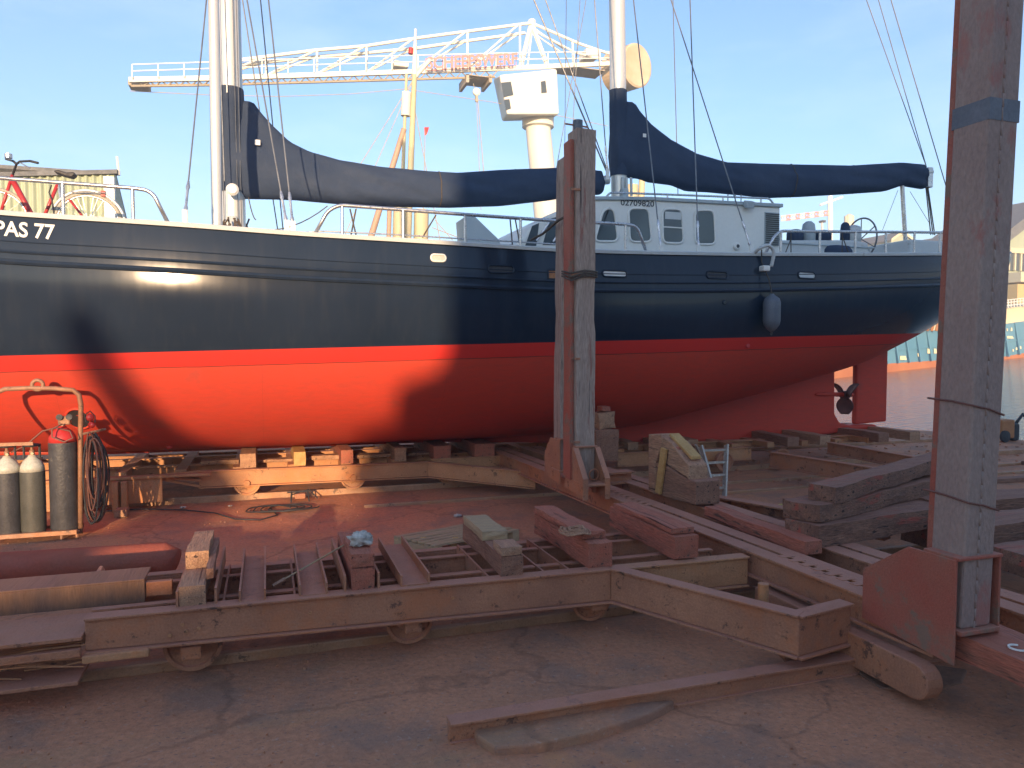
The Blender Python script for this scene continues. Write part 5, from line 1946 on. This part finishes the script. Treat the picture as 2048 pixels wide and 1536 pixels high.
# left linked section of the same train of cradles
c3 = thing('linked_cradle', 'plated cradle section coupled behind the gas cylinders', 'cradle', (-2.2, 9.0, 0))
mb = MB()
a, b = at(210, 915, Y=8.95), at(325, 975, Y=8.95)
mb.box(-4.5, b.x, 8.93, 8.96, .07, .34).box(-4.5, b.x + .5, 8.9, 9.0, .34, .37)
mb.build('side_plate', m_steel2, c3, bevel=.004)
mb = MB()
for i, (y0, y1) in enumerate(((948, 940), (957, 948), (966, 958), (972, 970))):
    p0, p1 = at(325, 950 + i * 3, Y=9.05), at(402, y1 + 3, Y=9.08)
    mb.bar(p0, p1, .03, .025)
mb.build('draw_bars', m_steel2, c3)
for px in (232, 250):
    p = at(px, 990, Y=8.9)
    MB().box(p.x - .03, p.x + .03, 8.84, 8.92, .0, .33).build('upright_block', m_steel2, c3, bevel=.008)
timber('floor_packing', m_timb, (at(228, 1010, Y=8.6).x, 8.55, 0), (.12, 0, 0), (0, .2, 0), (0, 0, .08), 'small square timber offcut on the ground by the hoses', 'timber', seed=3)

# keel blocks under the yacht
KB = 'timber blocks on the yacht cradle'
spec = [(480, 512, 905, 935, m_timb, 'sunlit timber block nearest the hose rack under the red hull'), (588, 612, 903, 933, m_ytimb, 'pale sunlit timber block, second from the left under the hull'),
        (682, 706, 905, 932, m_timbr, 'slanting red timber block, third from the left under the hull'), (790, 812, 905, 928, m_timb, 'dark timber block at the edge of the sunlight under the hull'),
        (868, 902, 900, 925, m_timbr, 'red timber block just inside the shade under the hull'), (950, 990, 897, 922, m_timbr, 'red timber block left of the middle posts under the hull')]
for i, (x0, x1, y0, y1, mt, lb) in enumerate(spec):
    a, b = at(x0, y1, Y=9.15), at(x1, y1, Y=9.15)
    timber('timber_block', mt, (a.x, 9.15, .365), (b.x - a.x, 0, 0), (0, 1.4, 0), (0, 0, .17), lb, 'timber block', KB, seed=i + 20)
# low stacked planks between the keel blocks
for i, (x0, x1, z) in enumerate(((400, 478, .05), (515, 586, .03), (615, 680, .05), (710, 788, .04), (815, 866, .03))):
    a, b = at(x0, 930, Y=9.5), at(x1, 930, Y=9.5)
    timber('plank', m_timb, (a.x, 9.45, .382), (b.x - a.x, 0, 0), (0, .2, 0), (0, 0, z), ('low plank lying between the first and second', 'low plank lying between two pale', 'low plank between the pale and the slanting', 'low plank between the slanting and the dark', 'low plank between the dark and the shaded red')[i] + ' keel blocks' if i else 'low plank lying left of the first keel block', 'plank', 'planks lying on the yacht cradle', seed=i + 30)
# aft part of the yacht cradle, right of the middle posts
af = thing('aft_cradle', 'brown cradle section with long raking arms under the stern', 'cradle', tuple(at(1300, 930, Y=9.1)))
mb = MB()
a, b = at(1235, 930, Y=9.05), at(1560, 905, Y=9.05)
mb2 = MB()
chw(mb, (a.x, 9.05), (b.x - .5, 9.05), .33, .33, .15, .15)
mb.build('near_girder', m_steel2, af)
mb = MB()
p0, p1, = at(1540, 906, Z=.36), at(1795, 942, Z=.36)
chw(mb, (p0.x, p0.y), (p1.x, p1.y), .36, .34, .17, .17)
p2 = at(1870, 925, Z=.34)
chw(mb, (p1.x, p1.y), (p2.x + .2, p2.y - .1), .35, .34, .17, .12)
p0, p1 = at(1655, 888, Z=.42), at(1870, 925, Z=.42)
chw(mb, (p0.x, p0.y), (p1.x, p1.y), .43, .43, .13, .13)
mb.build('raking_arm', m_steel, af)
for px in (1450, 1565):
    x = at(px, 940, Y=8.9).x
    rail_wheel(x, 8.95, .14, af, mat=m_steel)
AB = 'timber blocks behind the yacht keel'
for i, (x0, x1, y0, y1, mt, lb) in enumerate(((1545, 1592, 882, 903, m_timbd, 'dark timber block under the heel of the keel, left of four'), (1600, 1655, 882, 905, m_timb, 'timber block under the rudder, second of four'), (1712, 1772, 872, 897, m_timbd, 'dark timber block behind the rudder, third of four'), (1782, 1834, 870, 900, m_timb, 'timber block nearest the right post, last of four'))):
    a, b = at(x0, y1, Y=9.0 if i < 2 else 9.0), at(x1, y1, Y=9.0)
    timber('timber_block', mt, (b.x - .14, 9.0, .33), (.2, 0, 0), (0, 1.5, 0), (0, 0, .14), lb, 'timber block', AB, seed=i + 40)
mb = MB()
rnd = random.Random(8)
for i in range(3):
    p = at(1250 + 60 * i, 905, Y=9.5)
    timber('timber_block', m_timb, (p.x, 9.4, .33), (.16, 0, 0), (0, .8, 0), (0, 0, .11), ('short timber block right behind the stacked dark prop', 'short timber block half hidden by the wedge stack', 'short timber block behind the ladder top')[i], 'timber block', AB, seed=i + 50)
# low short I section and planks beyond middle post, on beam B
a = at(1210, 950, Z=.46)
mb = MB()
ibeam(mb, at(1195, 945, Z=.52), at(1262, 940, Z=.52), .12, .16)
tag(mb.build('short_beam', m_steel, loc=tuple(a)), 'short stub of I beam lying right of the middle post shoe', 'beam')

# gas cylinder rack
GY = 7.85
gr = thing('cylinder_rack', 'dusty steel tube rack with hoop holding gas cylinders', 'rack', tuple(at(80, 1068, Y=GY)))
def gp(px, py, dy=0): return at(px, py, Y=GY + dy)
hp = [gp(161, 1066), gp(161, 860), gp(162, 810), gp(158, 790), gp(146, 780), gp(110, 777), gp(60, 776), gp(10, 778), gp(-6, 785), gp(-12, 800), gp(-14, 1066)]
MB().tube(hp, .022, 10).build('hoop', m_frame, gr, smooth='all')
a, b = gp(-14, 1062), gp(161, 1058)
MB().box(a.x, b.x, GY - .15, GY - .10, .045, .085).build('front_bar', m_frame, gr, bevel=.003)
MB().box(a.x, b.x, GY + .12, GY + .16, .045, .085).build('rear_bar', m_frame, gr)
MB().box(a.x, b.x, GY - .1, GY + .12, .05, .06).build('floor_plate', m_steel, gr)
p = gp(75, 768)
lug = MB().tube([(p.x + .045 * math.cos(a), GY, p.z - .01 + .045 * math.sin(a)) for a in np.linspace(0, 6.28, 18)[:-1]], .018, 8, closed=True).build('lifting_eye', m_frame, gr, smooth='all')
a, b = gp(-10, 893), gp(75, 880)
MB().box(a.x, gp(76, 890).x, GY - .155, GY - .135, b.z - .03, b.z).build('strap_bar', m_frame, gr)
for px in (-8, 130, 160):
    p = gp(px, 1066)
    MB().tube([(p.x, GY - .12, 0), (p.x, GY - .12, .06)], .012, 6).build('foot', m_frame, gr)
MB().tube([gp(161, 1060, .14), gp(163, 1000, .14), gp(162, 870, .14)], .02, 8).build('rear_upright', m_frame, gr)


def cylinder(pxc, pyt, r, mb_, ms, label, dy=0, collar=True):
    p = gp(pxc, 1050, dy)
    x, y = p.x, GY + dy
    zt = gp(pxc, pyt, dy).z
    t = thing('gas_cylinder', label, 'gas cylinder', (x, y, .06), 'gas cylinders in the rack')
    MB().lathe([(r * .92, .062), (r, .09), (r, zt - .12)], (x, y, 0), (0, 0, 1), 26).build('body', mb_, t, smooth=True)
    MB().lathe([(r, zt - .12), (r * .93, zt - .07), (r * .7, zt - .02), (r * .35, zt + .012), (.03, zt + .03)], (x, y, 0), (0, 0, 1), 26).build('shoulder', ms, t, smooth='all')
    v = MB().lathe([(.022, zt + .02), (.022, zt + .07), (.012, zt + .08), (.012, zt + .10), (.03, zt + .105), (.03, zt + .12)], (x, y, 0), (0, 0, 1), 12).build('valve', m_frame, t, smooth=True)
    MB().lathe([(.012, 0), (.012, .07)], (x, y, zt + .05), (.3, -1, 0), 8).build('outlet', m_yel, v)
    if collar:
        ring = [(x + r * .62 * math.cos(a), y + r * .62 * math.sin(a), zt + .12) for a in np.linspace(0, 6.28, 22)[:-1]]
        MB().tube(ring, .012, 6, closed=True).build('guard_ring', m_dark, t, smooth='all')
        for sx_ in (-1, 1): MB().tube([(x + sx_ * r * .62, y, zt + .12), (x + sx_ * r * .62, y, zt)], .012, 6).build('guard_leg', m_dark, t)
    return t


cylinder(18, 918, .108, m_cyld, m_cylw, 'worn black gas cylinder with white shoulder at the left end of the rack')
cylinder(68, 916, .102, m_cyl, m_cylw, 'grey green gas cylinder with white shoulder and brass valve')
g3 = cylinder(130, 858, .118, m_cyld, m_cylr, 'tall dark gas cylinder with red shoulder beside the rack upright', .02, collar=False)
p = gp(133, 838, 0)
MB().box(p.x - .06, p.x + .04, GY - .06, GY + .02, p.z - .05, p.z + .03).build('regulator', m_frame, g3, bevel=.012)
for dx in (-.04, .04):
    MB().lathe([(.028, 0), (.028, .025)], (p.x + dx, GY - .06, p.z + .02), (0, -1, .2), 14).build('gauge', m_dark, g3)
# hoses
hs = thing('hose_bundle', 'long brown welding hoses hung in loops from the rack upright', 'hose', tuple(gp(190, 1050)))
rnd = random.Random(11)
for k in range(16):
    cx = gp(188 + rnd.uniform(-9, 12), 870).x
    w = rnd.uniform(.05, .12)
    bot = gp(190, rnd.uniform(985, 1048)).z
    tp0 = gp(180, rnd.uniform(862, 880)).z
    dy = rnd.uniform(-.09, .09)
    pts = [(cx + w * math.sin(a) * (1 if a < math.pi else .7), GY + dy + .02 * math.cos(a * 2 + k), (tp0 + bot) / 2 + (tp0 - bot) / 2 * math.cos(a)) for a in np.linspace(0, 2 * math.pi, 26)[:-1]]
    MB().tube(pts, .008, 6, closed=True).build('hose_loop', m_hose if k % 3 else m_dark, hs, smooth='all')
MB().tube([gp(165, 868), gp(195, 862), gp(210, 858, -.1)], .012, 6).build('hanger', m_frame, hs)
hh = [gp(22, 905), gp(50, 892), gp(85, 862), gp(112, 856), gp(140, 862, -.13), gp(146, 876, -.14), gp(128, 884, -.14), gp(104, 874, -.14), gp(104, 858, -.13), gp(125, 848, -.1)]
tag(MB().tube(hh, .008, 6).build('gas_hose', m_hose, loc=tuple(hh[0]), smooth='all'), 'single looped hose joining the white and red shouldered cylinders', 'hose')
p = gp(180, 835)
em = thing('ear_defenders', 'orange ear defenders hung on the rack upright', 'ear defenders', tuple(p))
MB().lathe([(.02, -.02), (.035, 0), (.03, .02)], p, (.3, -1, 0), 14).build('ear_cup', m_cylr, em, smooth='all')
MB().lathe([(.02, -.02), (.03, 0), (.028, .02)], gp(184, 850), (-.6, -1, 0), 14).build('ear_cup', m_cylr, em, smooth='all')
MB().tube([gp(172, 845), gp(170, 830), gp(180, 822), gp(190, 832), gp(190, 845)], .006, 6).build('head_band', m_dark, em)

# ------------------------------------------------------------ left foreground: red pipe, beams
rd = thing('red_pipe', 'large red dusty pipe lying behind the left end of the near cradle', 'pipe', (-1.9, 5.9, .1))
pr = [(-4, 6.0, .10), (-.68, 5.85, .10)]
m_pipe = M('red_dusty_pipe', (.30, .07, .05), (.22, .075, .055), 2, .7, 0, .4, 40, dust=(.36, .10, .07), da=.7)
MB().tube([at(-900, 1250, Z=.18), at(-10, 1139, Z=.18), at(330, 1117, Z=.18), at(352, 1122, Z=.16)], [.12, .12, .12, .09], 24).build('barrel', m_pipe, rd, smooth='all')
bm_ = thing('patched_beam', 'long flat beam with patchy faded paint in front of the red pipe', 'beam', tuple(at(0, 1230, Z=.3)))
m_patch = M('patchy_painted_beam', (.20, .12, .08), (.11, .075, .07), 4, .8, 0, .4, 50, st=(1.6, .1, .3), dust=DUST, da=.4)
mb = MB()
zt, zl = .47, .36
a, b = at(-700, 1240, Z=zt), at(290, 1148, Z=zt)
b.y = a.y = 4.55
bx2 = at(292, 1160, Y=4.55).x
mb.box(-3.5, bx2, 4.5, 4.54, .345, .465).box(-3.5, bx2, 4.5, 4.75, .465, .477)
mb.build('web', m_patch, bm_, bevel=.003)
MB().box(bx2, at(345, 1160, Y=4.55).x, 4.52, 4.56, .37, .45).build('end_plate', m_steel, bm_, bevel=.003)
a = at(190, 1138, Y=4.8)
MB().prism([at(176, 1165, Y=4.6), at(200, 1132, Y=4.9), at(205, 1140, Y=4.9), at(186, 1165, Y=4.6)], (.015, 0, 0)).build('fin', m_steel, bm_)
lw = thing('scrap_girder', 'hollow cut steel girder heaped with old wire at the far left', 'girder', (-2.4, 4.1, 0))
mb = MB()
xe = at(172, 1250, Y=4.15).x
mb.box(-3.5, xe, 4.05, 4.42, .325, .345).box(-3.5, xe - .01, 4.06, 4.09, .24, .28).box(-3.5, xe - .02, 4.05, 4.3, .105, .125).box(-3.5, xe - .06, 4.3, 4.32, .1, .32)
P = [at(a_, b_, Y=4.06) for a_, b_ in ((0, 1238), (70, 1230), (90, 1222), (140, 1222), (170, 1238), (172, 1212), (0, 1228))]
mb.build('body', m_steel, lw, bevel=.004)
mb = MB()
rnd = random.Random(2)
for k in range(26):
    x, y = rnd.uniform(-3, -1.1), rnd.uniform(4.08, 4.25)
    z = rnd.uniform(.13, .27)
    mb.tube([(x, y, z), (x + .2, y + rnd.uniform(-.05, .05), z + rnd.uniform(-.03, .03)), (x + .45, y, z + rnd.uniform(-.05, .05))], .004, 4)
mb.build('wire_tangle', m_steel2, lw)

# pallet
pl = thing('wooden_pallet', 'broken wooden pallet lying behind the near cradle', 'pallet', tuple(at(900, 1080, Z=0)))
A0, A1, A3 = at(787, 1076, Z=.13), at(955, 1046, Z=.13), at(872, 1096, Z=.13)
u, v = A1 - A0, A3 - A0
for k in range(7):
    timber('deck_board', m_pallet, A0 + v * (k / 7), u * 1.0, v * .105, (0, 0, .018), parent=pl, amp=.003, seed=k)
for k in range(3):
    timber('bearer', m_pallet, A0 + u * (k * .46) - Vector((0, 0, .112)), u * .08, v * .98, (0, 0, .11), parent=pl, amp=.004, seed=k + 9)
timber('bottom_board', m_pallet, A0 + v * .86 - Vector((0, 0, .13)), u, v * .12, (0, 0, .018), parent=pl, amp=.003, seed=31)
for px in (838, 902):
    a, b = at(px + 4, 1075, Z=.155), at(px - 3, 1104, Z=.05)
    MB().ob(b, (.045, 0, 0), (0, .012, 0), a - b).build('loose_slat', m_ytimb, pl)

# ground clutter in the sunlit strip
def coil(px, py, r, n, label, mat, rr=.008, name='cable_coil'):
    c_ = at(px, py, Z=.02)
    pts = [(c_.x + (r + .02 * math.sin(3 * a + px)) * math.cos(a) * 1.3 + .012 * a, c_.y + r * math.sin(a) * .9, .02 + .004 * math.sin(a * 1.7)) for a in np.linspace(0, 2 * math.pi * n, 28 * n)]
    tag(MB().tube(pts, rr, 5).build(name, mat, loc=tuple(c_), smooth='all'), label, 'cable')


coil(530, 1018, .19, 4, 'dark cable lying in flat coils on the sunlit ground', m_dark)
pts = [at(a_, b_, Z=.012) for a_, b_ in ((215, 1022), (280, 1018), (370, 1020), (430, 1026), (470, 1038), (520, 1040), (555, 1030), (540, 1015))]
tag(MB().tube(pts, .008, 5).build('ground_cable', m_dark, loc=tuple(pts[0]), smooth='all'), 'thin cable snaking from the hose rack across the ground', 'cable')
pts = [at(a_, b_, Z=.012) for a_, b_ in ((330, 1100), (345, 1075), (360, 1063), (420, 1058), (520, 1045))]
p = at(600, 1002, Z=0)
gt = thing('ground_frame', 'small dark wire frame tool standing on the sunlit ground', 'tool frame', tuple(p))
mb = MB()
for dx in (-.1, .1):
    for dy in (-.06, .06):
        mb.tube([(p.x + dx, p.y + dy, 0), (p.x + dx * .9, p.y + dy, .11)], .008, 5)
mb.tube([(p.x - .14, p.y, .11), (p.x + .12, p.y, .11)], .01, 5).tube([(p.x - .1, p.y - .06, .09), (p.x + .1, p.y + .06, .12), (p.x + .2, p.y, .02)], .008, 5)
mb.build('legs', m_dark, gt)
MB().box(p.x - .06, p.x + .06, p.y - .04, p.y + .04, .03, .09).build('motor', m_steel, gt, bevel=.01)
for i, (px, py, s_, lb) in enumerate(((366, 1015, .028, 'small white rag on the sunlit ground near the hoses'), (460, 1012, .02, 'flat pale scrap on the sunlit ground beside the cable'), (915, 1031, .035, 'pale crumpled scrap on the shaded ground behind the pallet'))):
    p = at(px, py, Z=.01)
    cloth_bundle((p.x, p.y, .012), s_, 'litter', m_cloth, lb, 'litter', i * 3.3, .35)
# yellow hose by the ladder
pts = [at(a_, b_, Z=.02) for a_, b_ in ((1640, 1006), (1600, 1008), (1560, 1010), (1546, 1018), (1552, 1030), (1590, 1040), (1680, 1046))]
tag(MB().tube(pts, .014, 6).build('yellow_hose', m_yhose, loc=tuple(pts[0]), smooth='all'), 'curved yellow hose on the ground behind the long beams', 'hose')
pts = [at(a_, b_, Z=.03) for a_, b_ in ((1790, 948), (1840, 935), (1850, 945), (1838, 958), (1825, 962))]
tag(MB().tube(pts, .016, 6).build('hook_rod', m_frame, loc=tuple(pts[0]), smooth='all'), 'bent pale hooked rod on the ground left of the right post', 'rod')

# timber pile behind the right post
TP = 'timbers piled behind the right post'
XT = 4.1
def tp3(px, py, X): return at(px, py, X=X)
def longt(p0, p1, w, h, mat, label, seed):
    p0, p1 = Vector(p0), Vector(p1)
    d = p1 - p0
    s_ = Vector((d.y, -d.x, 0)).normalized()
    return timber('timber_baulk', mat, p0, d, -s_ * w, (0, 0, h), label, 'timber', TP, seed=seed, amp=.008)


b0 = at(1636, 1095, Z=.43)
longt((b0.x, b0.y, .42), (5.6, 4.35, .42), .30, .15, m_timbx, 'thick blackened timber at the bottom of the pile, its end facing left', 61)
b0 = at(1640, 1040, Z=.60)
longt((b0.x, b0.y, .572), (5.75, 4.8, .58), .28, .12, m_timbx, 'red splashed rough timber in the middle of the pile', 62)
longt((b0.x + .16, b0.y + .04, .693), (5.9, 4.95, .74), .20, .11, m_timbx, 'brown cracked timber on top of the pile', 63)
longt((4.55, 5.5, .2), (6.6, 5.3, .24), .25, .16, m_timbx, 'brown timber beyond the pile', 64)
timber('timber_baulk', m_timbx, (4.3, 3.05, .38), (1.5, .15, 0), (0, .4, 0), (0, 0, .14), 'dark baulk resting right of the right post', 'timber', TP, seed=65, amp=.008)
timber('timber_baulk', m_timbx, (4.35, 3.6, .42), (1.6, .1, 0), (0, .35, 0), (0, 0, .16), 'rough baulk stacked right of the right post', 'timber', TP, seed=66, amp=.008)
timber('timber_baulk', m_timbx, (4.9, 4.3, .2), (2.2, -.2, 0), (0, .4, 0), (0, 0, .38), 'broad dark baulk at the right picture edge', 'timber', TP, seed=67, amp=.008)
# beam C beyond, seen between wedge stack and pile
mb = MB()
chan(mb, (3.98, 5.9, .40), (4.6, 4.5, .40), .12, .12, 1)
tag(mb.build('thin_channel', m_steel, loc=(3.98, 5.9, .3)), 'thin steel channel lying right of the second long beam', 'beam')
timber('long_plank', m_timb, (4.35, 6.4, .0), (.1, 0, 0), (.5, -1.6, .25), (0, 0, .05), 'thin brown plank on the ground beyond the second long beam', 'plank', seed=70)
timber('long_plank', m_timb, (4.1, 6.7, .0), (.14, 0, 0), (1.2, 1.3, .12), (0, 0, .06), 'brown plank pointing to the yellow hose', 'plank', seed=71)
# pump at the water edge
pp = thing('water_pump', 'small orange pump on wheels with black hose at the water edge', 'pump', tuple(at(1998, 882, Z=0)))
p = at(1998, 882, Z=0)
MB().box(p.x - .12, p.x + .22, p.y - .15, p.y + .15, .06, .42).build('body', m_orange, pp, bevel=.03)
MB().lathe([(.11, 0), (.11, .05), (.04, .06)], (p.x - .07, p.y - .15, .11), (0, -1, 0), 18).build('wheel', m_dark, pp)
MB().box(p.x + .24, p.x + .42, p.y - .1, p.y + .1, .0, .34).build('tank', m_dark, pp, bevel=.04)
pts = [(p.x + .4, p.y, .3), (p.x + .6, p.y, .5), (p.x + .9, p.y, .3), (p.x + 1.1, p.y - .1, .03)]
MB().tube(pts, .03, 8).build('hose', m_dark, pp, smooth='all')
# debris strewn on the right ground
mb = MB()
rnd = random.Random(12)
for k in range(2200):
    if k < 600: x, y = rnd.uniform(6, 13.4), rnd.uniform(4.5, 12.3)
    else: x, y = rnd.uniform(-2.5, 5), 1.6 + 7 * rnd.random() ** 1.5
    s_ = rnd.uniform(.006, .03) * (1 if k < 600 else .22)
    a = rnd.uniform(0, 3.1)
    mb.ob((x, y, -.01), (s_ * 1.8 * math.cos(a), s_ * 1.8 * math.sin(a), rnd.uniform(-.3, .3) * s_), (-s_ * math.sin(a), s_ * math.cos(a), 0), (0, 0, s_ * .8 + .006))
tag(mb.build('rubble', m_ground), 'small chips and rubble strewn over the slipway', 'rubble', kind='stuff')
SK = 'old sleepers lying on the right side of the slip'
for k in range(9):
    x = 8.2 + k * .55
    y = 6.3 + (k % 3) * .9
    timber('sleeper', m_timbx, (x, y, -.02), (rnd.uniform(1.0, 2.2), rnd.uniform(-.1, .1), 0), (0, .16, 0), (0, 0, .07), 'half buried wooden sleeper between the right post and the water', 'sleeper', SK, seed=k + 80)


# ------------------------------------------------------------ unseen shade casters behind the camera: inferred hall, added outlines cut to the shade
YO = -20.0
def sh_map(u, z): return (u - LDX * (8 - YO), YO, z + LDZ * (8 - YO))
def occl(name, label, cat, pts, thick, mat=m_wall):
    P = [sh_map(*p) for p in pts]
    P = [(p[0], p[1], max(p[2], 0)) for p in P]
    t = MB().prism(P, (0, -thick, 0)).build(name, mat, loc=P[0])
    tag(t, label, cat)


occl('boat_hall', 'unseen tall hall behind the photographer, sized to the shade it casts', 'building', [(1.93, -9), (26, -9), (26, 5.1), (14, 6.8), (1.93, 5.6)], 14)
occl('shade_outline', 'unseen stepped outline added beside the boat hall, cut to the shade edge', 'building', [(-20, -9), (2.0, -9), (2.0, 1.85), (1.8, 1.5), (1.35, 1.35), (1.25, 1.0), (.8, .88), (.62, .55), (.6, .3), (1.2, .1), (.6, -.1), (-.4, -.14), (-20, -.26)], 5)
occl('shade_band_caster', 'unseen leaning shape added to cast the dark band on the hull', 'shade caster', [(-1.45, -1), (-.62, -1), (-.75, .5), (-1.15, 1.1), (-1.42, 1.7), (-1.55, 2.1), (-1.72, 2.15), (-1.8, 1.8), (-1.62, 1.3), (-1.52, .7)], .4)


# ------------------------------------------------------------ haze volume added for distance fade and to imitate lens glare
hz = bpy.data.materials.new('haze')
hz.use_nodes = True
for n_ in list(hz.node_tree.nodes):
    if n_.type == 'BSDF_PRINCIPLED': hz.node_tree.nodes.remove(n_)
pv = hz.node_tree.nodes.new('ShaderNodeVolumePrincipled')
pv.inputs['Color'].default_value = (.97, .96, .96, 1)
pv.inputs['Density'].default_value = .0024
pv.inputs['Anisotropy'].default_value = 0
hz.node_tree.links.new(pv.outputs[0], hz.node_tree.nodes['Material Output'].inputs['Volume'])
o = MB().box(-240, 320, -140, 340, -40, 45).build('haze', hz)
o['kind'] = 'stuff'
